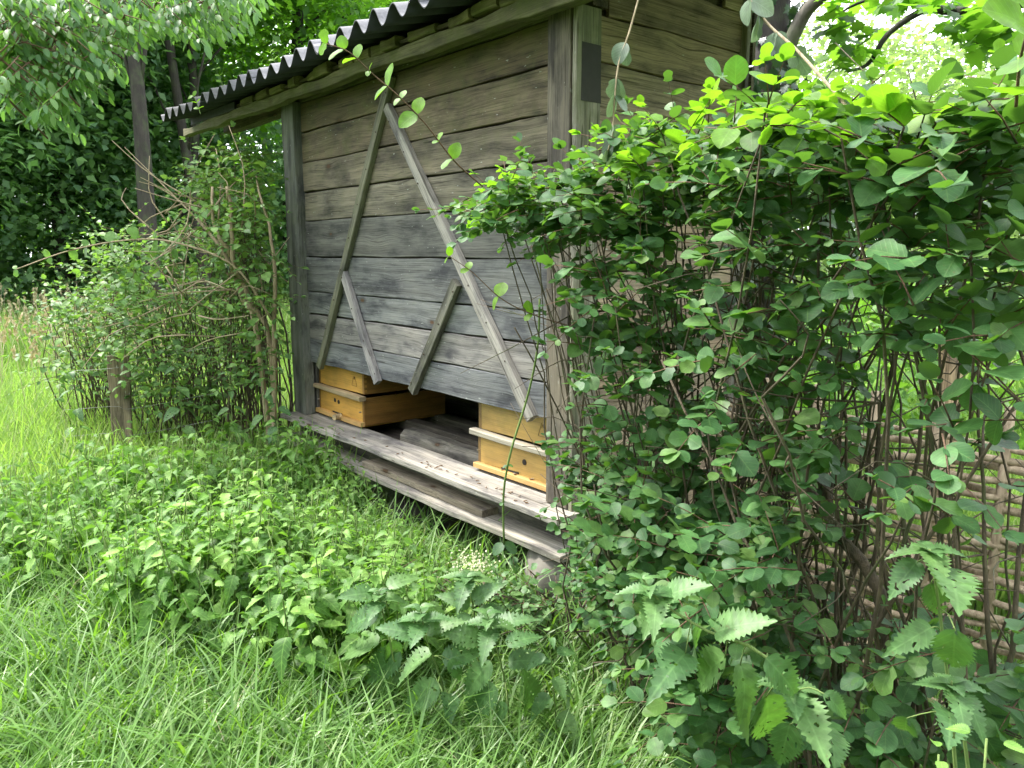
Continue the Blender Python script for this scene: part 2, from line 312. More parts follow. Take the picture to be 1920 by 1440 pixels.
# ------------------------------------------------------------------ boards and tubes
def board_mesh(name, ln, w, t, mat, jag=.0015, ch=.003, segs=None):
    """board along X, w along Y, t along Z, chamfered edges, slightly uneven"""
    segs = segs or max(2, int(ln / .12))
    xs = np.linspace(-ln / 2, ln / 2, segs + 1)
    c = min(ch, t * .3, w * .3); a, b = w / 2, t / 2
    ring = np.array([(a, -b + c), (a, b - c), (a - c, b), (-a + c, b), (-a, b - c), (-a, -b + c), (-a + c, -b), (a - c, -b)])
    V = []
    ph = R.uniform(0, 6, 4)
    for i, x in enumerate(xs):
        q = ring.copy()
        q[:, 0] += np.where(q[:, 0] > 0, 1, 0) * (jag * np.sin(x * 9 + ph[0]) + R.normal() * jag * .6)
        q[:, 0] += np.where(q[:, 0] < 0, 1, 0) * (jag * np.sin(x * 7 + ph[1]) + R.normal() * jag * .6)
        q[:, 1] += jag * .6 * np.sin(x * 4 + ph[2])
        V.append(np.concatenate([np.full((8, 1), x), q], 1))
    V = np.concatenate(V); n = len(xs)
    i = np.arange(n - 1)[:, None] * 8; k = np.arange(8)[None]; k2 = (k + 1) % 8
    Fq = np.stack([i + k, i + k2, i + 8 + k2, i + 8 + k], -1).reshape(-1, 4)
    e0 = np.array([[7, 6, 1, 0], [6, 5, 2, 1], [5, 4, 3, 2]]); e1 = np.array([[0, 1, 6, 7], [1, 2, 5, 6], [2, 3, 4, 5]]) + 8 * (n - 1)
    return mesh(name, V, [Fq, e0, e1], mat)
def board(name, parent, p0, p1, wdir, w, t, col, mat='board', moss=0., jag=.0015, ch=.003, label=None):
    """centre line p0-p1 (parent coordinates), width along wdir"""
    p0, p1 = Vector(p0), Vector(p1); X = (p1 - p0); ln = X.length; X.normalize()
    Z = X.cross(Vector(wdir)).normalized(); Y = Z.cross(X).normalized()
    o = link(name, board_mesh(name, ln, w, t, M[mat], jag, ch), parent)
    mt = Matrix((X, Y, Z)).transposed().to_4x4(); mt.translation = (p0 + p1) / 2
    o.matrix_local = mt; o.color = (*col, 1); o['moss'] = float(moss)
    if label: o['label'] = label
    return o
def tubes(paths, sides=5):
    """paths: list of (pts (m,3), radii (m,)) -> V, quads"""
    Vs, Fs, off = [], [], 0
    ang = np.arange(sides) * 2 * math.pi / sides
    for P, r in paths:
        P = np.asarray(P, float); m = len(P); r = np.broadcast_to(np.asarray(r, float), (m,))
        T = unit(np.gradient(P, axis=0)); ref = np.array([.31, .2, .93]) if abs(T[:, 2]).mean() < .8 else np.array([1., .1, 0])
        A = unit(np.cross(T, ref)); B = np.cross(T, A)
        V = P[:, None] + (A[:, None] * np.cos(ang)[None, :, None] + B[:, None] * np.sin(ang)[None, :, None]) * r[:, None, None]
        Vs.append(V.reshape(-1, 3))
        i = np.arange(m - 1)[:, None] * sides; k = np.arange(sides)[None]; k2 = (k + 1) % sides
        Fs.append(np.stack([i + k, i + k2, i + sides + k2, i + sides + k], -1).reshape(-1, 4) + off)
        off += m * sides
        # closing caps
        if sides >= 3:
            Vs.append(P[[0, -1]]); s0, s1 = off, off + 1; off += 2
            b0 = off - 2 - m * sides; b1 = off - 2 - sides
            kk = np.arange(sides); z = (kk + 1) % sides
            Fs.append(np.stack([b0 + z, b0 + kk, np.full(sides, s0), np.full(sides, s0)], -1)[:, :3] if False else np.stack([b0 + z, b0 + kk, np.full(sides, s0)], -1))
            Fs.append(np.stack([b1 + kk, b1 + z, np.full(sides, s1)], -1))
    V = np.concatenate(Vs)
    return V, [np.concatenate([f for f in Fs if f.shape[1] == 4]), np.concatenate([f for f in Fs if f.shape[1] == 3])]
def tube_obj(name, parent, paths, mat, sides=5, origin=(0, 0, 0)):
    V, Fs = tubes(paths, sides)
    return link(name, mesh(name, V - np.asarray(origin), Fs, M[mat], True), parent)
def curve(pts, m, wob=0.):
    """smooth path through control points"""
    P = np.asarray(pts, float); k = len(P); t = np.linspace(0, k - 1, m)
    Q = np.concatenate([[2 * P[0] - P[1]], P, [2 * P[-1] - P[-2]]])
    i = np.minimum(t.astype(int), k - 2); f = (t - i)[:, None]
    a, b, c, d = Q[i], Q[i + 1], Q[i + 2], Q[i + 3]
    out = .5 * (2 * b + (c - a) * f + (2 * a - 5 * b + 4 * c - d) * f ** 2 + (3 * b - a - 3 * c + d) * f ** 3)
    if wob: out[1:-1] += R.normal(size=(m - 2, 3)) * wob
    return out

# ------------------------------------------------------------------ leaf templates (unit length along +Y, X across, Z up)
def strip_leaf(ys, ws, fold=.18, curl=.25, wave=0.):
    V = []
    for i, (y, w) in enumerate(zip(ys, ws)):
        z = -curl * y * y
        V += [(-w, y, z + fold * w + wave * math.sin(i * 2.1)), (0, y, z), (w, y, z + fold * w - wave * math.sin(i * 1.7))]
    V = np.array(V, float); n = len(ys)
    i = np.arange(n - 1) * 3
    Fq = np.concatenate([np.stack([i, i + 1, i + 4, i + 3], 1), np.stack([i + 1, i + 2, i + 5, i + 4], 1)])
    return V, Fq
def snow_t(v):
    ys = [0, .08, .24, .42, .6, .78, .93, 1.0]
    ws = [[.02, .19, .34, .41, .42, .36, .2, .05], [.02, .22, .38, .44, .43, .35, .19, .05], [.02, .17, .32, .31, .42, .39, .22, .06], [.02, .2, .36, .31, .39, .38, .2, .05]][v % 4]
    return strip_leaf(ys, ws, .12 + .08 * (v % 3), .12 + .14 * (v % 2), .012)
NW = .285
def nettle_t(v, teeth=8):
    ys, ws = [0], [.02]
    for k in range(teeth):
        y = (k + .3) / (teeth + .6); y2 = (k + 1.0) / (teeth + .6)
        def base(y): return NW * (math.sin(math.pi * min(1, (y + .03)) ** .62)) ** .85 * (1.0 if y < .9 else .9)
        ys += [y, y2]; ws += [base(y) * .84, base(min(.97, y2 - .03)) * 1.12]
    # tooth tips sweep forward: the notch comes right after the tip
    yy, ww = [ys[0]], [ws[0]]
    for k in range(teeth):
        yy += [ys[1 + 2 * k], ys[2 + 2 * k] - .015]; ww += [ws[1 + 2 * k], ws[2 + 2 * k]]
    yy.append(1.0); ww.append(.004)
    V, Fq = strip_leaf(yy, ww, .24 + .1 * (v % 2), .28 + .18 * (v % 3), .008)
    k = np.arange(len(yy)); tip = (k % 2 == 0) & (k > 0) & (k < len(yy) - 1)
    V[0::3, 1] += tip * .03; V[2::3, 1] += tip * .03
    return V, Fq
def diamond_t(v):
    return np.array([(0, 0, 0), (-.34, .45, .06), (0, 1, -.15), (.34, .45, .06)]), np.array([[0, 1, 2, 3]])
def oval_t(v):
    return strip_leaf([0, .25, .6, 1.0], [.02, .3, .33, .02], .2, .25)
def maple_t(v):
    pts = [(0, 0), (-.18, .06), (-.42, .0), (-.36, .22), (-.56, .38), (-.34, .46), (-.36, .72), (-.16, .64), (0, 1.0), (.16, .64), (.36, .72), (.34, .46), (.56, .38), (.36, .22), (.42, 0), (.18, .06)]
    V = np.array([(x, y, -.12 * y * y + .1 * abs(x)) for x, y in pts] + [(0, .35, 0)], float); n = len(pts)
    k = np.arange(n); return V, np.stack([k, (k + 1) % n, np.full(n, n)], 1)
def blade_t(v):
    ys = [0, .3, .6, .85, 1.0]; V = []
    for y, w in zip(ys, [.011, .012, .0105, .006, .001]): V += [(-w, y, 0), (w, y, 0)]
    i = np.arange(4) * 2
    return np.array(V, float), np.stack([i, i + 1, i + 3, i + 2], 1)

def frames(T, Nn):
    T = unit(T); Nn = Nn - (Nn * T).sum(-1, keepdims=True) * T; Nn = unit(Nn)
    return np.cross(T, Nn), T, Nn
def leaf_geo(tmpls, O, T, Nn, S, var=None, widths=None):
    X, Y, Z = frames(T, Nn)
    var = R.integers(0, len(tmpls), len(O)) if var is None else var
    Vs, Fs, rn, lc, off = [], [], [], [], 0
    for v, (tv, tf) in enumerate(tmpls):
        k = np.where(var == v)[0]
        if not len(k): continue
        t = tv[None] * S[k][:, None, None]
        if widths is not None: t = t * np.stack([widths[k], np.ones(len(k)), np.ones(len(k))], -1)[:, None]
        V = O[k][:, None] + t[..., :1] * X[k][:, None] + t[..., 1:2] * Y[k][:, None] + t[..., 2:3] * Z[k][:, None]
        nv = tv.shape[0]
        Vs.append(V.reshape(-1, 3)); rn.append(np.repeat(R.random(len(k)), nv)); lc.append(np.tile(tv, (len(k), 1)))
        Fs.append((tf[None] + (np.arange(len(k)) * nv)[:, None, None] + off).reshape(-1, tf.shape[1])); off += nv * len(k)
    return np.concatenate(Vs), Fs, {'rnd': ('FLOAT', np.concatenate(rn)), 'lc': ('FLOAT_VECTOR', np.concatenate(lc))}
_single = {}
def foliage(parent, tkey, tmpls, O, T, Nn, S, mat, n_single=0, origin=(0, 0, 0), name='leaves', single='leaf'):
    """n_single leaves that show largest become parts of their own, the rest one part of kind stuff"""
    origin = np.asarray(origin, float)
    if n_single:
        px, py, fw = proj(O)
        ok = (px > -20) & (px < 1940) & (py > -20) & (py < 1460) & (fw > .2)
        score = np.where(ok, S / fw, -1)
        order = np.argsort(-score); pick = order[:n_single]; pick = pick[score[pick] > 0]
        rest = np.setdiff1d(np.arange(len(O)), pick)
        X, Y, Z = frames(T, Nn)
        for v in range(len(tmpls)):
            if (tkey, mat, v) not in _single:
                tv, tf = tmpls[v]; _single[(tkey, mat, v)] = mesh(single, tv, [tf], M[mat], True, {'lc': ('FLOAT_VECTOR', tv)})
        for j, i in enumerate(pick):
            o = bpy.data.objects.new(single, _single[(tkey, mat, j % len(tmpls))]); COL.objects.link(o)
            o.parent = parent
            s = float(S[i]); mt = Matrix(((X[i][0] * s, Y[i][0] * s, Z[i][0] * s, O[i][0] - origin[0]), (X[i][1] * s, Y[i][1] * s, Z[i][1] * s, O[i][1] - origin[1]), (X[i][2] * s, Y[i][2] * s, Z[i][2] * s, O[i][2] - origin[2]), (0, 0, 0, 1)))
            o.matrix_local = mt
    else:
        rest = np.arange(len(O))
    if len(rest):
        V, Fs, at_ = leaf_geo(tmpls, O[rest], T[rest], Nn[rest], S[rest])
        o = link(name, mesh(name, V - origin, Fs, M[mat], True, at_), parent); o['kind'] = 'stuff'
        return o
SNOW = [snow_t(i) for i in range(4)]; NET = [nettle_t(i) for i in range(3)]; NET_L = [nettle_t(i, 5) for i in range(3)]; NETB = [nettle_t(i, 12) for i in range(3)]
def star_t(v):
    pts = [(0, 0), (-.4, .08), (-.3, .32), (-.5, .5), (-.2, .62), (0, 1.0), (.2, .62), (.5, .5), (.3, .32), (.4, .08)]
    V = np.array([(x, y, -.12 * y * y + .1 * abs(x)) for x, y in pts], float)
    return V, np.array([[0, 1, 2, 9], [2, 3, 4, 9], [9, 4, 8, 8], [4, 5, 6, 8], [8, 6, 7, 7]])[:, :4]
STAR = [(star_t(0)[0], np.array([[0, 1, 2], [0, 2, 8], [0, 8, 9], [2, 3, 4], [2, 4, 6], [2, 6, 8], [8, 6, 7], [4, 5, 6]]))]
DIA = [diamond_t(0)]; OVAL = [oval_t(0)]; MAP = [maple_t(0)]; BLADE = [blade_t(0)]

# ================================================================== THE BEE HOUSE
# local axes: X along the front away from the near corner, Y out of the front, Z up
CORNER = np.array([0.2434, 3.0403, 0.0]); UX = np.array([-.63841, .76970, 0.]); OUT = np.array([-.76970, -.63841, 0.])
def loc(a, off, z): return CORNER + UX * a + OUT * off + np.array([0, 0, z])
shed = empty('bee_house', CORNER, 'weathered plank bee house with corrugated roof and two yellow hives in its open slot', 'bee house', rz=math.atan2(UX[1], UX[0]))
seams = [.843, 1.003, 1.160, 1.305, 1.522, 1.742, 1.917, 2.097, 2.283, 2.452]
tints = [(.145, .147, .152), (.195, .182, .172), (.165, .167, .165), (.135, .135, .132), (.125, .121, .110), (.165, .145, .112), (.155, .130, .095), (.15, .118, .078), (.13, .098, .06)]
for i, c in enumerate(tints):
    z0, z1 = seams[i], seams[i + 1]; g = [.008, .006, .009, .006, .006, .007, .008, .009, .006][i]
    board('plank', shed, (.14, -.062 - .002 * (i % 3), (z0 + z1) / 2), (2.52, -.062 - .002 * ((i * 7) % 3), (z0 + z1) / 2 + [.001, -.002, .002, -.003, .001, 0, .002, -.002, 0][i]), (0, 0, 1), z1 - z0 - g, .022, c, moss=[.0, 0, 0, 0, 0, .15, .25, .4, .5][i], jag=.002)
board('plank', shed, (.14, -.066, 2.50), (2.52, -.064, 2.50), (0, 0, 1), .085, .022, (.12, .11, .07), moss=.5)
# corner boards and posts
board('corner_post', shed, (.094, -.022, .505), (.104, -.022, 2.50), (1, 0, 0), .128, .044, (.15, .128, .10), jag=.001, label='brownish front board of the near corner')
cb = board('side_corner_board', shed, (.012, -.066, .31), (.012, -.062, 2.455), (0, 1, 0), .13, .024, (.24, .225, .18), moss=.55)
board('paint_patch', shed, (-.0013, -.073, 2.115), (-.0013, -.073, 2.325), (0, 1, 0), .104, .003, (.05, .04, .03), 'paint', ch=.0005, jag=.002)
board('left_post', shed, (2.585, -.035, .50), (2.575, -.035, 2.46), (1, 0, 0), .17, .07, (.135, .138, .125), moss=.3, jag=.003)
board('inner_post', shed, (2.565, -.095, .50), (2.56, -.095, .86), (1, 0, 0), .13, .02, (.16, .15, .135))
board('outer_post', shed, (2.70, -.09, .30), (2.69, -.09, 2.46), (1, 0, 0), .06, .06, (.17, .17, .15), moss=.3)
# slanting battens nailed on the planks
by = -.036
board('batten', shed, (1.385, by, 2.435), (2.335, by, .832), (1, 0, .5), .052, .032, (.16, .155, .115), moss=.35, label='long slanting batten leaning left')
board('batten', shed, (1.425, by, 2.285), (.285, by, .838), (1, 0, -.5), .055, .034, (.27, .25, .225), label='long pale slanting batten leaning right')
board('batten', shed, (1.985, by, 1.455), (1.605, by, .826), (1, 0, -.5), .056, .03, (.29, .27, .265), label='short pale batten on the left')
board('batten', shed, (.835, by, 1.41), (1.245, by, .826), (1, 0, .5), .056, .034, (.14, .135, .11), moss=.2, label='short dark batten on the right')
nv, nf = tubes([(np.array([[0, 0, 0], [0, 0, .004]]), .0042)], 6)
nail_me = mesh('nail', nv, nf, M['nail'])
def under(child, part):
    m = part.matrix_basis.inverted() @ child.matrix_basis; child.parent = part; child.matrix_basis = m
def nail(x, z, y, part=None):
    o = link('nail', nail_me, shed); o.location = (x, y, z); o.rotation_euler = (math.radians(-90), 0, 0)
    if part: under(o, part)
battens = [o for o in shed.children if o.name.startswith('batten')]
for (x0, z0, x1, z1, y) in ((1.385, 2.4, 2.335, .86, by + .015), (1.425, 2.25, .285, .87, by + .016), (1.985, 1.42, 1.605, .86, by + .014), (.835, 1.38, 1.245, .86, by + .016)):
    for f in np.linspace(.03, .97, 9 if abs(z1 - z0) > 1 else 4): nail(x0 + (x1 - x0) * f + R.normal() * .004, z0 + (z1 - z0) * f, y, min(battens, key=lambda b: abs(b.location.x - (x0 + x1) / 2) + abs(b.location.z - (z0 + z1) / 2)))
for z in (.62, 1.05, 1.6): nail(.075, z, -.001)
# right side wall
SL = .244
ss = [.32, .48, .65, .815, .985, 1.15, 1.31, 1.47, 1.63, 1.79, 1.945, 2.11, 2.272, 2.448, 2.62, 2.80]
for i in range(len(ss) - 1):
    z0, z1 = ss[i], ss[i + 1]; k = [(.34, .25, .18), (.28, .205, .15), (.37, .285, .215), (.31, .24, .18)][i % 4]
    y0 = -.11 if z1 < 2.5 else -.11 - (z1 - 2.60) / SL
    if y0 < -1.0: continue
    board('plank', shed, (.034, y0, (z0 + z1) / 2), (.034, -1.06, (z0 + z1) / 2), (0, 0, 1), z1 - z0 - .006, .02, k, jag=.003, moss=.25 if i < 7 else .05)
board('side_corner_board', shed, (.022, -1.075, .3), (.022, -1.075, 2.8), (0, 1, 0), .03, .06, (.22, .2, .17))
board('gable_lining', shed, (.069, -.03, 2.50), (.069, -1.10, 2.50 + 1.07 * SL), (0, 0, 1), .16, .016, (.12, .1, .075))
board('gable_lining', shed, (.082, -.5, 2.50 + .35 * SL), (.082, -1.10, 2.50 + .9 * SL), (0, 0, 1), .16, .014, (.12, .1, .075))
for k in range(4): board('light_stop_backing', shed, (.1, -.084, 1.055 + k * .415), (2.54, -.084, 1.055 + k * .415), (0, 0, 1), .413, .012, (.045, .036, .026))  # dark backing added so no light leaks through the plank gaps
for k in range(5): board('light_stop_backing', shed, (.058, -.1, .56 + k * .43), (.058, -1.08, .56 + k * .43), (0, 0, 1), .428, .012, (.06, .045, .03))  # same added backing behind the side planks, against light leaks
# left wall and rear wall
for i in range(10):
    z = .4 + i * .235
    board('plank', shed, (2.63, -.08, z), (2.63, -1.12, z), (0, 0, 1), .228, .02, (.2, .18, .14))
    board('plank', shed, (.0, -1.13, z), (2.66, -1.13, z), (0, 0, 1), .228, .02, (.16, .13, .1))
for y in (-.44, -.66, -.98): board('bearer', shed, (.03, y, .475), (2.6, y, .475), (0, 1, 0), .08, .07, (.10, .085, .07))
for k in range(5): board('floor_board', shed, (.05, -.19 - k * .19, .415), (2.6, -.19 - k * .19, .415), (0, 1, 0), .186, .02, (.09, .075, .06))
for k in range(8): board('light_stop_ceiling', shed, (-.35, .0 - k * .185, 2.505 + (.13 + k * .185) * SL), (3.9, .0 - k * .185, 2.505 + (.13 + k * .185) * SL), (0, 1, -SL), .19, .018, (.10, .08, .055))  # boards added under the sheets to shut out light and darken the inside
# landing boards
board('landing_board', shed, (-.03, -.005, .482), (2.66, -.005, .482), (0, 1, 0), .22, .03, (.31, .285, .25), jag=.004, moss=.05, label='upper landing board under the hives')
board('landing_board', shed, (-.05, -.02, .333), (2.70, .0, .333), (0, 1, 0), .25, .028, (.30, .275, .235), jag=.004, moss=.1, label='lower ledge board')
board('landing_board', shed, (.52, -.02, .365), (1.62, -.012, .368), (0, 1, 0), .17, .034, (.27, .225, .17), jag=.003, label='loose board lying on the lower ledge')
board('bearer', shed, (.0, -.05, .408), (2.6, -.05, .408), (0, 1, 0), .04, .115, (.12, .11, .09))
for x in (.3, 1.3, 2.4): board('bearer', shed, (x, .0, .29), (x, -1.0, .29), (1, 0, 0), .09, .055, (.12, .1, .08))
# eave beams
board('eave_beam', shed, (-.45, .075, 2.458), (4.25, .075, 2.464), (0, 0, 1), .056, .06, (.16, .145, .085), moss=.9, jag=.006, label='mossy eave beam with a rough broken edge')
board('wall_plate', shed, (.0, -.12, 2.50), (3.9, -.12, 2.47), (0, 0, 1), .07, .08, (.10, .08, .055))
bx = 3.05
while bx > -.3:
    w = R.uniform(.10, .24); h = R.uniform(.04, .056)
    board('packing_block', shed, (bx, .085 + R.normal() * .01, 2.514 + R.normal() * .004), (bx - w, .085 + R.normal() * .01, 2.517), (0, 0, 1), h, .06, (.19, .165, .085), moss=.7, jag=.004, ch=.007)
    bx -= w + R.choice([.012, .02, .1])
board('roof_felt', shed, (4.05, .105, 2.52), (3.15, .105, 2.516), (0, 0, 1), .05, .01, (.02, .03, .025), 'felt')
# corrugated sheets, each one laid over the next
SL = .244
def sheet(a0, a1, lift):
    na = int((a1 - a0) / .01); A = np.linspace(a0, a1, na + 1)
    ys = np.array([.30, .05, -.3, -.7, -1.1, -1.5])
    zt = lambda a, y, up: 2.497 + .036 * (1 + .1 * np.sin(a * 8.3) + .06 * np.sin(a * 21)) * (1 - np.cos((a - 4.073 + .006 * np.sin(a * 5)) * 2 * math.pi / .1595)) + (.30 - y) * SL + lift + up + .004 * np.sin(a * 1.7) + .003 * np.sin(a * 5.1)
    G = []
    for up in (0, .0065):
        AA, YY = np.meshgrid(A, ys + (0 if up else 0)); G.append(np.stack([AA, YY, zt(AA, YY, up)], -1).reshape(-1, 3))
    n = len(A); m = len(ys); k = n * m
    i = (np.arange(m - 1)[:, None] * n + np.arange(n - 1)[None]).ravel()
    top = np.stack([i, i + n, i + n + 1, i + 1], 1) + k; bot = np.stack([i, i + 1, i + n + 1, i + n], 1)
    j = np.arange(n - 1); front = np.stack([j, j + k, j + 1 + k, j + 1], 1); back = np.stack([j + 1, j + 1 + k, j + k, j], 1) + n * (m - 1)
    e = np.arange(m - 1) * n; l = np.stack([e, e + n, e + n + k, e + k], 1); r_ = np.stack([e, e + k, e + n + k, e + n], 1) + n - 1
    o = link('roof_sheet', mesh('roof_sheet', np.concatenate(G), [np.concatenate([top, bot, front, back, l, r_])], M['roof'], True), shed)
    me = o.data; me.materials.append(M['felt']); mi = np.zeros(len(me.polygons), np.int32); mi[len(top):len(top) + len(bot) + len(front)] = 1; me.polygons.foreach_set('material_index', mi)
    return o
for q, (a0, a1) in enumerate([(3.24, 4.12), (2.36, 3.32), (1.48, 2.44), (.60, 1.56), (-.28, .68), (-.9, -.2)]): sheet(a0, a1, .006 * (q % 2) + .001 * q)
for y in (-.4, -1.0): board('rafter_batten', shed, (-.6, y, 2.47 + (.3 - y) * SL - .02), (4.0, y, 2.47 + (.3 - y) * SL - .02), (0, 0, 1), .05, .05, (.12, .1, .07))

# supports below
def rock(name, parent, c, size, mat, seed, lab=None, cat=None):
    r = np.random.default_rng(seed); n = 14; V = []; m = 9
    for i in range(m):
        ph = math.pi * i / (m - 1)
        for k in range(n):
            th = 2 * math.pi * k / n
            p = np.array([math.sin(ph) * math.cos(th), math.sin(ph) * math.sin(th), math.cos(ph)])
            p = np.sign(p) * np.abs(p) ** .55; p *= 1 + r.normal() * .03
            V.append(p * size)
    V = np.array(V); i = np.arange(m - 1)[:, None] * n; k = np.arange(n)[None]
    Fq = np.stack([i + k, i + n + k, i + n + (k + 1) % n, i + (k + 1) % n], -1).reshape(-1, 4)
    o = link(name, mesh(name, V, [Fq], M[mat], True), parent); o.location = [float(x) for x in c]
    if lab: tag(o, lab, cat)
    return o
rock('foundation_block', None, loc(.10, -.02, .15), (.14, .17, .165), 'concrete', 3, 'grey foundation block under the near end of the lower ledge', 'block')
rock('foundation_block', None, loc(2.5, -.2, .13), (.15, .2, .15), 'concrete', 5, 'grey foundation block under the far end of the ledge by the hedge', 'block')
rock('timber_log', None, loc(1.25, -.16, .13), (.26, .12, .085), 'bark', 8, 'dark weathered log lying on the ground under the middle of the ledge', 'log')
lg = board('wooden_beam', None, loc(.79, -.27, .465), loc(1.64, -.25, .465), (0, 0, 1), .12, .12, (.19, .17, .14), ch=.03, jag=.005)
tag(lg, 'grey weathered beam lying between the two hives inside the bee house', 'beam')

# ------------------------------------------------------------------ hives
def hive(a0, a1, label, holes, wedge, tint, face=-.095, flip=1):
    o = empty('beehive', loc((a0 + a1) / 2, face - .3, .499), label, 'beehive', 'beehives in the slot of the bee house', rz=math.atan2(UX[1], UX[0]))
    w = (a1 - a0) / 2; F = .30; Y = tint; Y2 = tuple(x * .93 for x in tint); Y_SHADE = (tint[0] * .42, tint[1] * .38, tint[2] * .42)  # side boards tinted darker to paint in the shade of the slot
    # lower box: side walls, back and front panel recessed between
    for s in (-1, 1): board('box_side', o, (s * (w - .011), -.3, .098), (s * (w - .011), F - .008, .098), (0, 0, 1), .168, .022, Y_SHADE, 'hive', moss=.12, ch=.001)
    board('box_front', o, (-w + .023, F - .016, .105), (w - .023, F - .016, .105), (0, 0, 1), .14, .018, Y, 'hive', moss=.12, ch=.001)
    board('box_back', o, (-w + .023, -.29, .1), (w - .023, -.29, .1), (0, 0, 1), .168, .018, Y, 'hive', moss=.12, ch=.001)
    board('flight_strip', o, (-w - .004, F + .006, .024), (w + .004, F + .006, .024), (0, 0, 1), .026, .03, (.50, .30, .11), 'hive', moss=.25, ch=.002)
    board('box_floor', o, (-w + .02, 0, .008), (w - .02, 0, .008), (0, 1, 0), .56, .014, Y2, 'hive')
    board('hive_ledge', o, (-w - .018, F + .012, .186), (w + .018, F + .012, .190), (0, 0, 1), .026, .046, (.33, .25, .15) if tint[0] > .5 else (.28, .25, .20), 'hive', moss=.1, ch=.004)
    # upper box
    for s in (-1, 1): board('upper_box_side', o, (s * (w - .011), -.3, .33), (s * (w - .011), F - .012, .33), (0, 0, 1), .25, .022, Y_SHADE, 'hive', moss=.3, ch=.001)
    board('upper_box_front', o, (-w + .0225, F - .022, .33), (w - .0225, F - .022, .33), (0, 0, 1), .25, .02, Y2, 'hive', moss=.3, ch=.001)
    board('upper_box_back', o, (-w + .023, -.29, .33), (w - .023, -.29, .33), (0, 0, 1), .25, .018, Y2, 'hive', moss=.3, ch=.001)
    board('hive_lid', o, (-w, 0, .464), (w, 0, .464), (0, 1, 0), .62, .016, Y2, 'hive')
    # round flight holes
    for hx, hz in holes:
        hv, hf = tubes([(np.array([[0, 0, 0], [0, 0, .003]]), .0135)], 18)
        h = link('flight_hole', mesh('flight_hole', hv, hf, M['black']), o); h.location = (hx, F - .0075, hz); h.rotation_euler = (math.radians(-90), 0, 0)
    board('entrance_slot', o, (-w * .05, F - .006, .041), (w * .38 * flip, F - .006, .041), (0, 0, 1), .009, .004, (.02, .015, .01), 'black', ch=.0005)
    for s in (-1, 1): board('screw_hook', o, (s * (w - .02), F + .002, .10), (s * (w - .02), F + .016, .10), (1, 0, 0), .006, .006, (.5, .5, .5), 'metal', ch=.001)
    if wedge:
        cv, cf = tubes([(np.array([[0, 0, 0], [0, 0, .05]]), .018)], 14)
        c = link('wooden_plug', mesh('wooden_plug', cv, cf, M['board']), o); c.location = (-.045, F + .065, .036); c.rotation_euler = (math.radians(90), 0, math.radians(14)); c.color = (.66, .5, .28, 1)
    # burnt-in maker's mark: a small open-topped triangle with a zigzag
    mx0, mz = -w + .09, .245
    segs = [((0, 0), (.022, .06)), ((0, 0), (.062, .0)), ((.062, 0), (.040, .06)), ((.022, .06), (.028, .040)), ((.028, .040), (.033, .056)), ((.033, .056), (.040, .038)), ((.022, .04), (.03, .058))]
    P = [(np.array([[mx0 + a * flip * 1.0, F - .0115, mz + b], [mx0 + c_ * flip, F - .0115, mz + d]]), .0011) for (a, b), (c_, d) in segs]
    under(tube_obj('burnt_mark', o, P, 'ink', 4), [c for c in o.children if c.name.startswith('upper_box_front')][0])
    fr_ = [c for c in o.children if c.name.startswith('box_front')][0]
    for c in list(o.children):
        if c.name.startswith(('flight_hole', 'entrance_slot', 'screw_hook')): under(c, fr_)
    # finger joints on the side that faces the gap
    for kz in np.arange(.225, .44, .03): board('finger_joint', o, (-w - .0008, F - .03, kz), (-w - .0008, F - .016, kz), (0, 0, 1), .014, .002, tuple(x * .7 for x in tint), 'hive', ch=.0004)
    return o
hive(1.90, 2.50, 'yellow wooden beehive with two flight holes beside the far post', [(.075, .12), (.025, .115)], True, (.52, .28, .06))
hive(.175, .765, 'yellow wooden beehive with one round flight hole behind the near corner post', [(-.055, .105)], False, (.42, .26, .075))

# ------------------------------------------------------------------ bees
def bee_mesh():
    Vs, Fs, off = [], [], 0
    def ell(c, s):
        nonlocal off
        n, m = 6, 5; V = []
        for i in range(m):
            ph = math.pi * i / (m - 1)
            for k in range(n): V.append((c[0] + s[0] * math.cos(ph), c[1] + s[1] * math.sin(ph) * math.cos(k * 2 * math.pi / n), c[2] + s[2] * math.sin(ph) * math.sin(k * 2 * math.pi / n)))
        i = np.arange(m - 1)[:, None] * n; k = np.arange(n)[None]
        Fs.append(np.stack([i + k, i + n + k, i + n + (k + 1) % n, i + (k + 1) % n], -1).reshape(-1, 4) + off); Vs.append(np.array(V)); off += len(V)
    ell((-.0045, 0, .003), (.0048, .0024, .0024)); ell((.0015, 0, .0032), (.0026, .0023, .0022)); ell((.005, 0, .0028), (.0014, .0016, .0014))
    return mesh('bee', np.concatenate(Vs), [np.concatenate(Fs)], M['bee'], True)
bee_me = bee_mesh()
wing_me = mesh('wing', np.array([(0, 0, .0055), (-.003, .002, .006), (-.0085, .0035, .0062), (-.009, .0015, .006), (-.004, .0, .0058), (-.003, -.002, .006), (-.0085, -.0035, .0062), (-.009, -.0015, .006)]), [np.array([[0, 1, 2, 3], [0, 3, 4, 4]])[:1], np.array([[0, 7, 6, 5]])], M['wing'])
def bee(p, rz, rx=0., where='standing on the pale upper landing board'):
    o = link('bee', bee_me); o.location = [float(x) for x in p]; o.rotation_euler = (rx, 0, rz); o.scale = (1.25,) * 3
    tag(o, 'small brown honey bee ' + where, 'bee', 'honey bees at the hives')
    w = link('wing', wing_me, o)
for k in range(34):
    a = R.uniform(.2, 1.05) if k < 24 else R.uniform(1.0, 2.5)
    bee(loc(a, R.uniform(-.0, .09), .4985), R.uniform(0, 6.28))
for k in range(5):
    bee(loc(R.uniform(.22, .7), -.088, .537), R.uniform(0, 6.28), 0, 'on the flight strip of the nearer yellow hive')

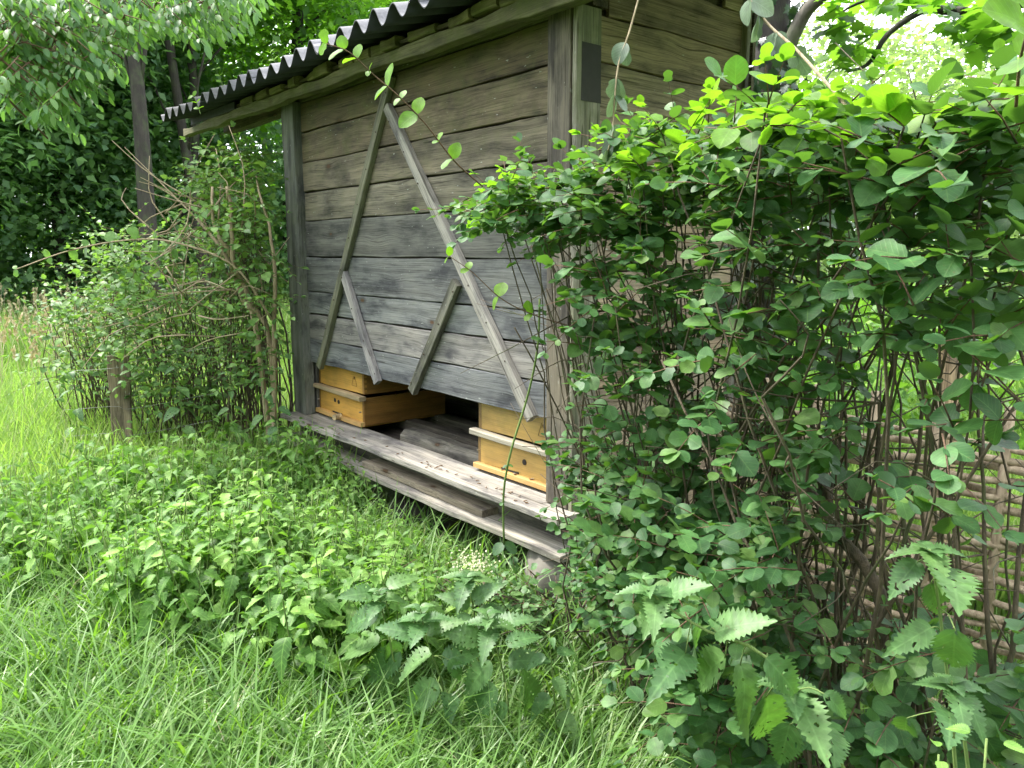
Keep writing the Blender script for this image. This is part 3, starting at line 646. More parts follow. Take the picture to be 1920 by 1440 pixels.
# ================================================================== TREES AND WOODS
def clumps(C, per, rad, flat=.45):
    n = len(C); c = np.repeat(C, per, 0)
    o = R.normal(size=(n * per, 3)) * np.array([1, 1, flat]) * rad
    return c + o
def tree(base, h, path_px, r0, mat, crown_c, crown_r, n_cl, per, leaf, leafmat, label, limbs=6, tm=None, up=1., crown_flat=.5):
    """one tree: trunk, limbs and crown"""
    root = empty('tree', base, label, 'tree', 'trees of the wood behind the meadow')
    P = curve(path_px, 14); L_ = np.linspace(r0, r0 * .45, 14)
    tube_obj('trunk', root, [(P, L_)], mat, 10, base)
    cc = np.asarray(crown_c, float); cr = np.asarray(crown_r, float)
    for k in range(limbs):
        s = P[R.integers(7, 14)]; e = cc + rnd3(1)[0] * cr * .75
        tube_obj('limb', root, [(curve([s, (s + e) / 2 + [0, 0, -.1 * cr[2]], e], 8, .04), np.linspace(r0 * .22, r0 * .05, 8))], mat, 6, base)
    C = rnd3(n_cl) * (R.random((n_cl, 1)) ** .45) * cr + cc
    O = clumps(C, per, leaf * 3.2)
    Tn = unit(R.normal(size=O.shape) * [1, 1, .4] - [0, 0, .25]); Nn = unit(R.normal(size=O.shape) * .45 + [0, 0, up])
    foliage(root, 'far', tm or DIA, O, Tn, Nn, leaf * R.uniform(.7, 1.3, len(O)), leafmat, 0, base, 'crown')
    return root
def tr(px, bd, w, bend, hgt_, label, mat='bark', lm='wood_dark', top=None, n=260, leaf=.16, limbs=6, crown=(2.6, 2.6, 2.2), cz=7.0):
    b = at(px, 560, bd); b[2] = 0
    pts = [b, b + [bend[0], 0, 2.2], b + [bend[1], 0, 4.2], b + [bend[2], 0, hgt_]]
    return tree(b, hgt_, pts, w / 2, mat, b + [bend[2], 0, cz], crown, n, 42, leaf, lm, label, limbs)
tr(288, 13, .30, (.0, .0, -.15), 9, 'straight dark forked trunk rising left of the bee house roof', n=150, cz=8.5)
tr(395, 15, .24, (-.15, -.35, -.8), 10, 'paler leaning trunk right behind the straight forked one', 'bark', 'wood_light', n=190, cz=7.5)
tr(345, 16, .24, (.1, .45, .3), 10, 'pale crooked trunk with a knot hole above the roof end', 'bark', 'wood_light', n=160, cz=8)
tr(560, 17, .4, (-.1, .1, .5), 10, 'dark trunk standing behind the roof near its middle', 'bark', 'wood_light', n=220, cz=6.5)
tr(120, 17, .3, (.05, .1, -.2), 8, 'thin dark trunk in the shade at the left of the wood', n=220, cz=4.6, crown=(2.4, 2, 2.2))
tr(210, 19, .26, (.03, .0, .1), 9, 'slender trunk in the shade between the left trees', n=220, cz=4.5)
tr(-60, 16, .4, (.1, .2, .4), 9, 'large shaded tree at the left edge of the wood', n=300, cz=4.8, crown=(2.8, 2.4, 2.8))
tr(760, 22, .4, (.1, .2, .4), 11, 'leafy tree behind the middle of the roof', 'bark', 'wood_light', n=300, cz=8, crown=(3.4, 3, 2.8))
# far-off wood reading as one mass
def mass(name, n, az0, az1, d0, d1, z0, z1, leaf, mat, label, tm=DIA, cl=34, gap=0.):
    C = np.zeros((n, 3)); az = np.radians(R.uniform(az0, az1, n)); d = R.uniform(d0, d1, n)
    C[:, 0] = np.sin(az) * d; C[:, 1] = np.cos(az) * d; C[:, 2] = z0 + (z1 - z0) * R.random(n) * (.75 + .25 * np.sin(az * 31) * np.cos(az * 13 + 1))
    O = clumps(C, cl, leaf * 3.0); O[:, 2] = np.maximum(O[:, 2], .05)
    o = foliage(None, 'm', tm, O, unit(R.normal(size=O.shape) - [0, 0, .3]), unit(R.normal(size=O.shape) * .5 + [0, 0, 1]), leaf * R.uniform(.6, 1.4, len(O)), mat, 0, (0, 0, 0), name)
    return tag(o, label, 'wood' if 'wood' in name else 'undergrowth')
mass('far_wood', 1500, -44, 8, 20, 30, .5, 15, .24, 'wood_light', 'sunlit far wood that closes the view behind the trunks', cl=38)
mass('forest_undergrowth', 1500, -42, -8, 15.5, 20, 0, 4.4, .115, 'wood_dark', 'dark bushy undergrowth at the foot of the wood beyond the meadow', STAR, 34)
mass('far_wood', 1100, -46, -20, 16, 22, 3.5, 10.5, .14, 'wood_dark', 'dark shaded foliage between the trunks at the upper left', STAR, 34)
mass('surrounding_wood', 1000, 62, 262, 13, 20, .5, 12, .5, 'wood_dark', 'unseen wood added behind and beside the viewer to cut low light', DIA, 26)  # out-of-view trees added to block low light from behind and the right
# trees seen over the hedge at the right
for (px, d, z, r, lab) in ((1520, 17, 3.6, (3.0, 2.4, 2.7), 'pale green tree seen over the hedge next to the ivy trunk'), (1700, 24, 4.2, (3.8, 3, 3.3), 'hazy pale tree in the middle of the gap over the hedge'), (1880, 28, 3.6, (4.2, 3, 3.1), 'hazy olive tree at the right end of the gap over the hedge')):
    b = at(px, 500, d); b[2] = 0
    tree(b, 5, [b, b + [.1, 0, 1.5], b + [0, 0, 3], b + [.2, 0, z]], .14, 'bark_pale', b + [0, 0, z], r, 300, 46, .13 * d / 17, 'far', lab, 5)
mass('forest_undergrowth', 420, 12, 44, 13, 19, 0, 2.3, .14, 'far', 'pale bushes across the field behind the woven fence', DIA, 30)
mass('forest_undergrowth', 260, 14, 46, 5.5, 9, .0, 1.5, .08, 'nettle', 'light green weeds beyond the woven fence', OVAL, 30)

# ivy-clad trunk behind the bee house
ib = at(1432, 300, 5.4); ib[2] = 0
ivy = empty('tree', ib, 'ivy covered trunk behind the right end of the bee house', 'tree')
P = curve([ib, ib + [0, 0, 1.5], ib + [.02, .05, 3.2], ib + [-.05, .2, 5.5]], 12)
tube_obj('trunk', ivy, [(P, np.linspace(.13, .09, 12))], 'bark', 9, ib)
tube_obj('limb', ivy, [(curve([P[6], at(1500, 40, 5.3), at(1545, -10, 5.2), at(1640, -90, 5.0)], 12), np.linspace(.05, .03, 12))], 'bark_pale', 7, ib)
n = 1500; k = R.integers(0, 12, n); th = R.uniform(0, 6.28, n); rr = R.uniform(.12, .24, n)
O = P[k] + np.stack([np.cos(th) * rr, np.sin(th) * rr, R.uniform(-.25, .25, n)], 1)
Nn = unit(np.stack([np.cos(th), np.sin(th), np.full(n, .35)], 1) + R.normal(size=(n, 3)) * .3)
foliage(ivy, 'ivy', MAP, O, unit(R.normal(size=(n, 3)) * .4 - [0, 0, 1]), Nn, R.uniform(.05, .09, n), 'ivy', 0, ib, 'ivy')
# maple bough hanging over the gap, from a trunk outside the view on the right
mb = np.array([4.6, 4.4, 0.]); mt_ = empty('tree', mb, 'maple bough with lobed leaves hanging over the gap at the top right', 'tree')
tube_obj('trunk', mt_, [(curve([mb, mb + [0, 0, 2], mb + [-.1, 0, 5]], 10), np.linspace(.2, .14, 10))], 'bark', 10, mb)
B1 = curve([mb + [-.03, 0, 3.3], at(1920, 5, 4.6), at(1790, 20, 4.5), at(1735, 18, 4.4), at(1665, 64, 4.3), at(1630, 118, 4.2), at(1590, 135, 4.1)], 22)
B2 = curve([B1[10], at(1700, -20, 4.5), at(1600, 10, 4.6), at(1560, 40, 4.6)], 12); B3 = curve([B1[4], at(1890, 60, 4.2), at(1800, 90, 4.2)], 10)
tube_obj('limb', mt_, [(B1, np.linspace(.03, .006, 22)), (B2, np.linspace(.014, .004, 12)), (B3, np.linspace(.014, .004, 10))], 'bark', 6, mb)
q = np.concatenate([poly_pts([(1540, -40), (1960, -40), (1960, 60), (1840, 70), (1800, 20), (1700, 20), (1640, 10), (1560, 50)], 230, 4.0, 5.0), poly_pts([(1540, 40), (1640, 40), (1640, 130), (1560, 130)], 45, 4.0, 4.4), poly_pts([(1770, 20), (1920, 10), (1930, 90), (1880, 130), (1800, 90), (1760, 50)], 60, 3.9, 4.4)])
foliage(mt_, 'map', MAP, q, unit(R.normal(size=q.shape) * [1, 1, .35] - [0, 0, .35]), unit(R.normal(size=q.shape) * .35 + [0, 0, 1]), R.uniform(.07, .115, len(q)), 'wood_light', 250, mb)
# overhanging bough with drooping leaflets, upper left
wb = np.array([-6.2, 4.6, 0.]); wt = empty('tree', wb, 'bough of drooping light green leaflets hanging in at the top left', 'tree')
tube_obj('trunk', wt, [(curve([wb, wb + [0, 0, 2.5], wb + [.2, 0, 6]], 10), np.linspace(.22, .15, 10))], 'bark', 10, wb)
limb_tips = [(120, 90), (230, 110), (60, 160), (330, 60), (420, 30), (150, 200), (20, 30), (90, 260), (280, 20)]
base_pt = wb + [.1, 0, 4.4]; br = []
WO, WT, WN, WS = [], [], [], []
for j, (x, y) in enumerate(limb_tips):
    e = at(x, y, 5.6 + .5 * math.sin(j * 2.3)); m_ = (base_pt + e) / 2 + [0, 0, .5]
    br.append((curve([base_pt, m_, e], 12, .02), np.linspace(.03, .005, 12)))
pw = poly_pts([(-40, -60), (480, -60), (440, 0), (380, 30), (300, 50), (270, 40), (230, 70), (190, 100), (150, 110), (130, 170), (100, 190), (80, 230), (50, 190), (0, 155), (-40, 140)], 470, 5.0, 6.4)
for p in pw:
    d = unit(R.normal(size=3) * [1, .8, .2] + [.5, -.1, -.75]); ln = R.uniform(.15, .28)
    br.append((np.stack([p - d * ln * .4, p, p + d * ln]), np.array([.004, .003, .0015])))
    side = unit(np.cross(d, [0, 0, 1]))
    for f in np.linspace(.1, 1, 5):
        for s in ((-1, 1) if f < .95 else (0,)):
            WO.append(p + d * ln * f); WT.append(unit(side * s * .9 + d * .6 - np.array([0, 0, .55]) + R.normal(size=3) * .15)); WN.append(unit(np.array([-.25, -.35, 1]) + R.normal(size=3) * .35)); WS.append(R.uniform(.055, .085))
tube_obj('limb', wt, br, 'twig', 4, wb)
foliage(wt, 'wal', [strip_leaf([0, .2, .5, .8, 1], [.02, .17, .23, .17, .02], .3, .2)], np.array(WO), np.array(WT), np.array(WN), np.array(WS), 'walnut', 300, wb)

# ================================================================== SHRUBS
def shrub(name, label, cat, bases, starts, leaf_rng, mat, tm, tkey, n_single, outward, stem_n=40, shoot=(.1, .28), step=.03, branch_frac=.3, group=None, droop=.15, stemmat='stem', twigmat='twig', r_stem=(.004, .011), tangle=0, upn=1.0):
    """shrub of many stems from the ground; leafy shoots at `starts`"""
    base = np.mean(bases, 0); base[2] = 0
    root = empty(name, base, label, cat, group)
    n = len(starts); outward = np.asarray(outward, float)
    D = unit(R.normal(size=(n, 3)) * [1, 1, .6] + outward); L_ = R.uniform(*shoot, n)
    tw, st = [], []
    O, T, Nn, S = [], [], [], []
    for i in range(n):
        p = starts[i]; d = D[i]; ln = L_[i]; m = max(3, int(ln / step))
        f = np.linspace(0, 1, m); sag = np.array([0, 0, -droop * ln])
        Pp = p + d * ln * f[:, None] + sag * (f[:, None] ** 2)
        tw.append((Pp, np.linspace(.0019, .0008, m)))
        a = unit(np.cross(d, [0, 0, 1]) + 1e-6); b = np.cross(a, d)
        mult = 1 - .45 * f ** 2
        roll = R.uniform(0, 3.14)
        sz = R.uniform(*leaf_rng) * R.choice([.62, .85, 1.0, 1.12], p=[.15, .25, .4, .2])
        for j in range(m):
            an = roll + (j % 2) * 1.1; sd = a * math.cos(an * .35) + b * math.sin(an) * .35
            for s in (-1, 1):
                if R.random() < .12: continue
                O.append(Pp[j]); T.append(sd * s + d * .55 + R.normal(size=3) * .22 + [0, 0, -.1]); Nn.append(R.normal(size=3) * .38 + [0, 0, upn] + outward * .25); S.append(sz * mult[j] * R.uniform(.75, 1.15))
        O.append(Pp[-1]); T.append(d + R.normal(size=3) * .2); Nn.append(R.normal(size=3) * .4 + [0, 0, 1]); S.append(sz * .7)
        if R.random() < branch_frac:
            b0 = bases[R.integers(len(bases))] + R.normal(size=3) * [.05, .05, 0]; b0[2] = 0
            mid = b0 * .45 + p * .55 + [0, 0, .12] + R.normal(size=3) * .07; mid[2] = min(mid[2], p[2] + .02) if p[2] < .6 else mid[2]
            st.append((curve([b0, (b0 + mid) / 2 + R.normal(size=3) * .07, mid + R.normal(size=3) * .05, p], 12, .008), np.linspace(R.uniform(*r_stem) * .7, .0018, 12)))
    for k in range(stem_n):
        b0 = bases[R.integers(len(bases))] + R.normal(size=3) * [.06, .06, 0]; b0[2] = -.02
        e = starts[R.integers(n)] * [1, 1, 0] + [0, 0, 0]; e = b0 * .45 + e * .55 + R.normal(size=3) * .12; e[2] = R.uniform(.9, np.percentile(starts[:, 2], 80) + .05)
        mid = (b0 + e) / 2 + R.normal(size=3) * .08
        C_ = curve([b0, mid, e], 12, .009); st.append((C_, np.linspace(R.uniform(*r_stem), .0025, 12)))
        for _ in range(tangle):
            q = C_[R.integers(3, 12)]; d_ = unit(R.normal(size=3) * [1, 1, .7] + [0, 0, .55]); l_ = R.uniform(.12, .42)
            st.append((curve([q, q + d_ * l_ * .5 + R.normal(size=3) * .03, q + d_ * l_ + R.normal(size=3) * .05], 6), np.linspace(R.uniform(.0018, .003), .0009, 6)))
    if st: tube_obj('stems', root, st, stemmat, 5, base)['kind'] = 'stuff'
    tube_obj('twigs', root, tw, twigmat, 3, base)['kind'] = 'stuff'
    O, T, Nn, S = map(np.array, (O, T, Nn, S))
    foliage(root, tkey, tm, O, T, Nn, S, M and mat, n_single, base)
    return root
# --- right hedge of snowberry, four shrubs from the bee house corner towards the camera
def gb(*pxd):
    B = np.array([at(x, 700, d) for x, d in pxd]); B[:, 2] = 0; return B
out_h = np.array([-.55, -.55, .35])
hA = np.concatenate([poly_pts([(880, 370), (960, 330), (1070, 320), (1110, 400), (1080, 480), (1010, 470), (900, 430)], 90, 2.15, 2.65),
                     poly_pts([(1090, 880), (1200, 860), (1250, 1000), (1200, 1120), (1090, 1110), (1080, 1010), (1120, 960)], 110, 2.25, 2.75)])
hB = np.concatenate([poly_pts([(1060, 330), (1150, 290), (1240, 235), (1330, 245), (1340, 420), (1230, 460), (1080, 430)], 150, 1.95, 2.5),
                     poly_pts([(1080, 500), (1180, 470), (1340, 480), (1340, 860), (1110, 840)], 150, 1.9, 2.6),
                     poly_pts([(1130, 900), (1330, 850), (1400, 1000), (1380, 1150), (1200, 1200), (1140, 1090)], 165, 1.85, 2.5)])
hC = np.concatenate([poly_pts([(1330, 240), (1430, 210), (1620, 240), (1640, 400), (1500, 420), (1330, 410)], 140, 1.6, 2.2),
                     poly_pts([(1330, 420), (1600, 420), (1630, 680), (1400, 860), (1330, 860)], 130, 1.5, 2.3),
                     poly_pts([(1280, 1000), (1480, 960), (1540, 1130), (1500, 1460), (1300, 1460), (1230, 1200)], 190, 1.45, 2.1),
                     poly_pts([(1400, 800), (1620, 760), (1640, 1000), (1400, 1000)], 40, 1.6, 2.2)])
hD = np.concatenate([poly_pts([(1580, 250), (1750, 260), (1850, 220), (1960, 190), (1960, 370), (1600, 380)], 120, 1.25, 1.8),
                     poly_pts([(1620, 390), (1960, 370), (1960, 640), (1640, 680)], 85, 1.2, 1.9),
                     poly_pts([(1680, 620), (1960, 600), (1960, 980), (1680, 940)], 18, 1.15, 1.7),
                     poly_pts([(1560, 1150), (1960, 1150), (1960, 1460), (1560, 1460)], 95, 1.45, 2.1)])
G4 = 'snowberry bushes of the right hedge'
shrub('snowberry_bush', 'snowberry bush with small leaves reaching over the bee house planks beside the corner', 'bush', gb((1160, 2.75), (1200, 2.7), (1230, 2.8)), hA, (.038, .052), 'snow', SNOW, 'sn', 260, out_h, 8, (.08, .2), .028, .1, G4, r_stem=(.003, .006), tangle=5)
shrub('snowberry_bush', 'snowberry bush in front of the plank side wall of the bee house', 'bush', gb((1230, 2.4), (1290, 2.5), (1340, 2.45), (1380, 2.6)), hB, (.042, .060), 'snow', SNOW, 'sn', 300, out_h, 14, (.08, .2), .03, .08, G4, r_stem=(.003, .008), tangle=6)
shrub('snowberry_bush', 'middle snowberry bush of the hedge, behind the hanging nettle', 'bush', gb((1420, 2.1), (1480, 2.2), (1530, 2.15), (1590, 2.3)), hC, (.042, .060), 'snow', SNOW, 'sn', 300, out_h, 16, (.08, .18), .031, .06, G4, r_stem=(.003, .009), tangle=8)
shrub('snowberry_bush', 'nearest snowberry bush with the largest round leaves at the right edge', 'bush', gb((1640, 1.9), (1720, 2.0), (1800, 1.8), (1880, 1.9), (1960, 1.7)), hD, (.044, .062), 'snow', SNOW, 'sn', 300, out_h, 14, (.07, .16), .034, .06, G4, r_stem=(.004, .011), tangle=8)
ob = gb((1690, 1.75))[0]; obr = empty('snowberry_bush', ob, 'thick mossy slanting old branch with bare forks in the middle of the hedge', 'bush', G4)
tube_obj('branch', obr, [(curve([ob, at(1665, 1190, 1.75), at(1560, 985, 1.8), at(1470, 880, 1.85), at(1415, 835, 1.9)], 14, .004), np.linspace(.016, .009, 14)), (curve([at(1560, 985, 1.8), at(1540, 860, 1.9), at(1500, 700, 2.0), at(1490, 520, 2.05)], 12, .006), np.linspace(.008, .004, 12))], 'stem', 7, ob)
# bright young top growth of the hedge
top = np.concatenate([poly_pts([(880, 370), (980, 330), (1080, 320), (1110, 350), (900, 410)], 20, 2.15, 2.5), poly_pts([(1080, 330), (1180, 260), (1330, 230), (1420, 220), (1420, 260), (1240, 320)], 32, 1.9, 2.3), poly_pts([(1410, 190), (1560, 190), (1700, 220), (1880, 190), (1950, 140), (1950, 230), (1700, 270), (1420, 240)], 44, 1.3, 1.8)])

# --- left hedge: three shrubs behind the wire fence, beside the bee house
def lr(n, poly, d0, d1): return poly_pts(poly, n, d0, d1)
lA = np.concatenate([lr(130, [(370, 330), (440, 285), (490, 270), (500, 420), (430, 420), (370, 360)], 5.0, 6.0), lr(190, [(430, 400), (500, 380), (515, 760), (440, 700)], 4.8, 5.8)])
lB = np.concatenate([lr(420, [(230, 470), (330, 430), (450, 430), (470, 700), (420, 780), (260, 760), (210, 620)], 5.2, 6.4)])
lC = np.concatenate([lr(240, [(70, 600), (150, 520), (190, 450), (260, 430), (290, 520), (240, 740), (110, 720)], 5.8, 7.0)])
ou = np.array([-.3, -.45, .35])
shrub('hedge_shrub', 'tall light green shrub against the far post of the bee house', 'bush', gb((480, 5.6), (520, 5.5), (440, 5.7)), lA, (.05, .08), 'rose', OVAL, 'ro', 120, ou, 16, (.15, .35), .05, .16, 'shrubs of the left hedge', r_stem=(.006, .014))
shrub('hedge_shrub', 'bushy shrub with bare twigs behind the wooden fence post', 'bush', gb((300, 6.0), (360, 5.9), (420, 5.9)), lB, (.045, .075), 'rose', OVAL, 'ro', 120, ou, 14, (.15, .35), .05, .2, 'shrubs of the left hedge', r_stem=(.006, .012))
shrub('hedge_shrub', 'low arching shrub at the meadow end of the left hedge', 'bush', gb((150, 6.6), (200, 6.4), (240, 6.3)), lC, (.045, .07), 'rose', OVAL, 'ro', 120, ou, 16, (.15, .4), .05, .2, 'shrubs of the left hedge', r_stem=(.005, .01))
# dead pruned branches in the left hedge
db = at(500, 700, 5.2); db[2] = 0
dead = empty('dead_bush', db, 'bare brown pruned branches standing up out of the left hedge', 'dead branches')
paths = [(curve([db, at(505, 640, 5.1), at(455, 560, 5.1), at(425, 480, 5.1), at(370, 410, 5.2)], 14, .006), np.linspace(.022, .009, 14)),
         (curve([db, at(480, 600, 5.1), at(440, 500, 5.05), at(432, 400, 5.0), at(425, 350, 5.0)], 14, .006), np.linspace(.02, .01, 14)),
         (curve([at(432, 480, 5.05), at(400, 420, 5.0), at(398, 350, 5.0)], 8, .004), np.linspace(.013, .008, 8)),
         (curve([db, at(515, 560, 5.0), at(508, 440, 5.0), at(480, 330, 5.1)], 12, .006), np.linspace(.018, .006, 12))]
for k in range(75):
    x, y = R.uniform(300, 490), R.uniform(370, 640); s = at(x, y, R.uniform(4.95, 5.6)); d = unit(R.normal(size=3) * [1, .5, .8] + [-.4, 0, .25]); l = R.uniform(.15, .6)
    paths.append((curve([s, s + d * l * .5 + R.normal(size=3) * .03, s + d * l + R.normal(size=3) * .06], 6), np.linspace(.0055, .002, 6)))
tube_obj('branches', dead, paths, 'dry_twig', 5, db)['kind'] = 'stuff'
def vine(name, label, px, dists, mat, leafs, leafmat, tm, r=(.003, .0015), tkey='v', cat='shoot', hang=False, both=True):
    pts = [at(x, y, d) for (x, y), d in zip(px, dists)]
    P = curve(pts, 24); b = P[0]
    root = empty(name, b, label, cat)
    tube_obj('stem', root, [(P, np.linspace(*r, 24))], mat, 6, b)
    O, T, Nn, S = [], [], [], []
    for f, s in leafs:
        i = int(f * 23); d = unit(P[min(23, i + 1)] - P[max(0, i - 1)])
        a = unit(np.cross(d, [.2, -.9, .1]))
        for sg in ((-1, 1) if both else (1,)):
            O.append(P[i]); S.append(s * R.uniform(.75, 1.2))
            if hang: T.append(a * sg * .45 + [0, 0, -1] + R.normal(size=3) * .2); Nn.append(unit(np.array([R.normal(), -.7, .5])))
            else: T.append(a * sg + d * .5 + R.normal(size=3) * .25); Nn.append(np.array([-.2, -.55, .9]) + R.normal(size=3) * .3)
    foliage(root, tkey, tm, np.array(O), np.array(T), np.array(Nn), np.array(S), leafmat, len(O), b)
    return root
vine('trailing_shoot', 'long trailing shoot with large bright leaves crossing the planks up to the roof edge', [(905, 350), (850, 300), (800, 235), (745, 178), (700, 140), (655, 98), (612, 82)], [2.1, 2.05, 2.0, 1.95, 1.95, 1.9, 1.9], 'twig', [(.18, .036), (.3, .022), (.42, .044), (.52, .02), (.6, .048), (.72, .02), (.8, .03), (.9, .036), (1, .028)], 'shoot', SNOW, (.0022, .0012), 'sh')
vine('bramble_shoot', 'green prickly shoot hanging down in front of the nearer hive', [(1012, 560), (1008, 650), (990, 740), (957, 850), (944, 930), (945, 1020)], [2.45, 2.45, 2.5, 2.5, 2.55, 2.6], 'green_stem', [(.05, .03), (.68, .02), (.85, .022), (1, .05)], 'snow', SNOW, (.0035, .0042), 'br')
vine('wilted_vine', 'wilted vine with limp grey leaves hanging before the dark painted patch', [(1202, -20), (1180, 60), (1160, 120), (1152, 190), (1148, 250), (1138, 290)], [1.9] * 6, 'dry_twig', [(.3, .05), (.48, .055), (.6, .05), (.74, .04), (.85, .045), (.98, .035)], 'wilt', SNOW, (.0022, .002), 'wi', hang=True)
vine('wilted_vine', 'wilted vine with curled leaves slanting down over the ivy trunk', [(1395, -15), (1440, 45), (1490, 90), (1540, 145), (1590, 205), (1628, 292)], [1.6, 1.6, 1.55, 1.5, 1.45, 1.4], 'dry_twig', [(.05, .05), (.15, .05), (.3, .045), (.4, .045), (.75, .06), (.95, .06)], 'wilt', SNOW, (.0022, .0035), 'wi', hang=True)
vine('trailing_shoot', 'thin shoot with few leaves reaching left across the short dark batten', [(1080, 615), (1000, 590), (940, 560), (885, 510), (842, 480)], [2.3, 2.25, 2.2, 2.2, 2.2], 'twig', [(.3, .035), (.55, .045), (.8, .032), (1, .028)], 'shoot', SNOW, (.002, .001), 'sh')
vine('trailing_shoot', 'upright young shoot over the hedge at the right edge', [(1905, 200), (1912, 120), (1925, 60), (1935, 10)], [1.15, 1.12, 1.1, 1.1], 'twig', [(.1, .06), (.4, .065), (.7, .06), (1, .05)], 'shoot', SNOW, (.002, .001), 'sh')
vine('arching_stem', 'long arching rose stem with small leaves over the dark wood at the left', [(510, 600), (440, 500), (330, 455), (240, 450), (130, 470), (30, 505)], [5.0, 5.0, 5.1, 5.2, 5.4, 5.5], 'dry_twig', [(.3, .05), (.4, .06), (.5, .06), (.58, .07), (.66, .07), (.74, .06), (.82, .06), (.9, .05), (1, .04)], 'rose', SNOW, (.008, .003), 'ar')
for (x, y, lab) in ((404, 140, 'small yellow shoot above the roof edge near the first dark hump'), (362, 190, 'tiny yellow shoot at the lowest part of the roof'), (507, 110, 'little yellow shoot on the roof edge by the middle sheets')):
    vine('roof_sprout', lab, [(x + 14, y + 24), (x + 8, y + 5), (x, y - 10)], [5.0, 5.0, 5.0], 'green_stem', [(.3, .03), (.6, .035), (1, .03)], 'shoot', SNOW, (.002, .001), 'sh', 'sprout')
# bright crown of the hedge as one shrub's young growth
ty = shrub('honeysuckle_bush', 'bright yellow green young growth along the top of the right hedge', 'bush', gb((1300, 2.3), (1500, 2.0), (1700, 1.7)), top, (.038, .056), 'shoot', SNOW, 'yo', 300, (-.3, -.3, .5), 4, (.06, .14), .033, .2)

# ================================================================== NETTLES
def nettle_geo(h, r, npairs, l0, tm, droop=.35):
    """stem path and leaves of one nettle growing along +Z"""
    lean = R.normal(size=2) * .12 * h
    P = curve([(0, 0, 0), (lean[0] * .3, lean[1] * .3, h * .5), (lean[0], lean[1], h)], 9)
    O, T, Nn, S = [], [], [], []
    a0 = R.uniform(0, 6.28)
    for j in range(npairs):
        f = .25 + .75 * j / (npairs - 1); i = f * 8; p = P[int(i)] + (P[min(8, int(i) + 1)] - P[int(i)]) * (i - int(i))
        a = a0 + j * math.pi / 2 + R.normal() * .2
        s = l0 * (1.0 - .62 * max(0, (f - .55) / .45)) * R.uniform(.85, 1.12)
        for sg in (0, math.pi):
            v = np.array([math.cos(a + sg), math.sin(a + sg), -droop + .75 * max(0, f - .7) + R.normal() * .12])
            O.append(p + v * [1, 1, .4] * .012); T.append(v); Nn.append(np.array([math.cos(a + sg) * .35, math.sin(a + sg) * .35, 1]) + R.normal(size=3) * .3); S.append(s)
    return P, np.array(O), np.array(T), np.array(Nn), np.array(S)
protos = []
for v in range(24):
    P, O, T, Nn, S = nettle_geo(R.uniform(.34, .5), 0, R.integers(7, 10), R.uniform(.065, .1), NET_L, .2)
    V, Fs = tubes([(P, np.linspace(.0028, .0012, 9))], 4); sm = mesh('stem', V, Fs, M['green_stem'], True)
    V, Fs, at_ = leaf_geo(NET_L, O, T, Nn, S); lm = mesh('leaves', V, Fs, M['nettle'], True, at_)
    protos.append((sm, lm))
def nettle_copy(p, s, rz, tilt, label, group):
    sm, lm = protos[R.integers(len(protos))]
    o = bpy.data.objects.new('nettle', sm); COL.objects.link(o); o.location = [float(x) for x in p]; o.scale = (s, s, s); o.rotation_euler = (tilt[0], tilt[1], rz)
    tag(o, label, 'nettle', group)
    c = bpy.data.objects.new('leaves', lm); COL.objects.link(c); c.parent = o; c['kind'] = 'stuff'
def to_local(P):
    d = P - CORNER; return d @ UX, d @ OUT
NP = [(-40, 1010), (-40, 770), (60, 760), (190, 800), (330, 790), (420, 790), (540, 770), (560, 810), (660, 815), (720, 870), (740, 950), (830, 1010), (960, 1040), (1000, 1110), (700, 1150), (560, 1160), (420, 1110), (250, 1080), (100, 1040)]
n_try = 16000; cand = np.stack([R.uniform(-5.5, .4, n_try), R.uniform(2.3, 8, n_try), np.zeros(n_try)], 1)
la, lo = to_local(cand); sz = R.uniform(.6, 1.35, n_try) * (1 + .22 * np.sin(cand[:, 0] * 5.1 + 1) * np.cos(cand[:, 1] * 4.3))
hh = .42 * sz
lim = np.clip(.16 + (lo - .1) * .45, .12, .62) + np.clip((la - 1.1) * .42, 0, .5)
sz = np.minimum(sz, lim / .42); hh = .42 * sz
topx, topy, fw = proj(cand + np.stack([0 * hh, 0 * hh, hh * .92], 1))
lim = np.clip(.16 + (lo - .1) * .45, .12, .62) + np.clip((la - 1.1) * .42, 0, .5)
ok = in_poly(topx, topy, NP) & ~((lo < .14) & (la < 2.75)) & (lo < 3.2)
cand, sz, lim, lo, la = cand[ok], sz[ok], lim[ok], lo[ok], la[ok]
sz = np.minimum(sz, lim / .42)
dist = np.hypot(cand[:, 0], cand[:, 1])
keep = R.random(len(cand)) < np.clip(1.25 - dist / 9, .25, 1); cand, sz, dist, la = cand[keep], sz[keep], dist[keep], la[keep]
order = np.argsort(dist)[:1400]
order_single = order[:250]
for i in order_single:
    tx, ty, _f = proj(cand[i] + np.array([0, 0, .3])); tx = float(tx); ty = float(ty)
    if tx > 760: lab, grp = 'small nettle in the shade just below the near half of the ledges', 'nettles below the near half of the ledges'
    elif tx > 520 and ty < 960: lab, grp = 'light green nettle standing close against the far half of the landing boards', 'nettles against the far half of the boards'
    elif tx > 480: lab, grp = 'light green nettle in the middle of the patch, right of the big dark nettle', 'nettles in the middle of the patch'
    elif ty > 1000: lab, grp = 'young pale nettle at the edge where the patch meets the long grass', 'nettles along the edge of the long grass'
    elif tx > 250: lab, grp = 'light green nettle in the patch right of the short fence post', 'nettles right of the fence post'
    else: lab, grp = 'light green nettle at the left end of the patch below the fence post', 'nettles left of the fence post'
    nettle_copy(cand[i], sz[i], R.uniform(0, 6.28), R.normal(size=2) * .14, lab, grp)
rest = order[250:]
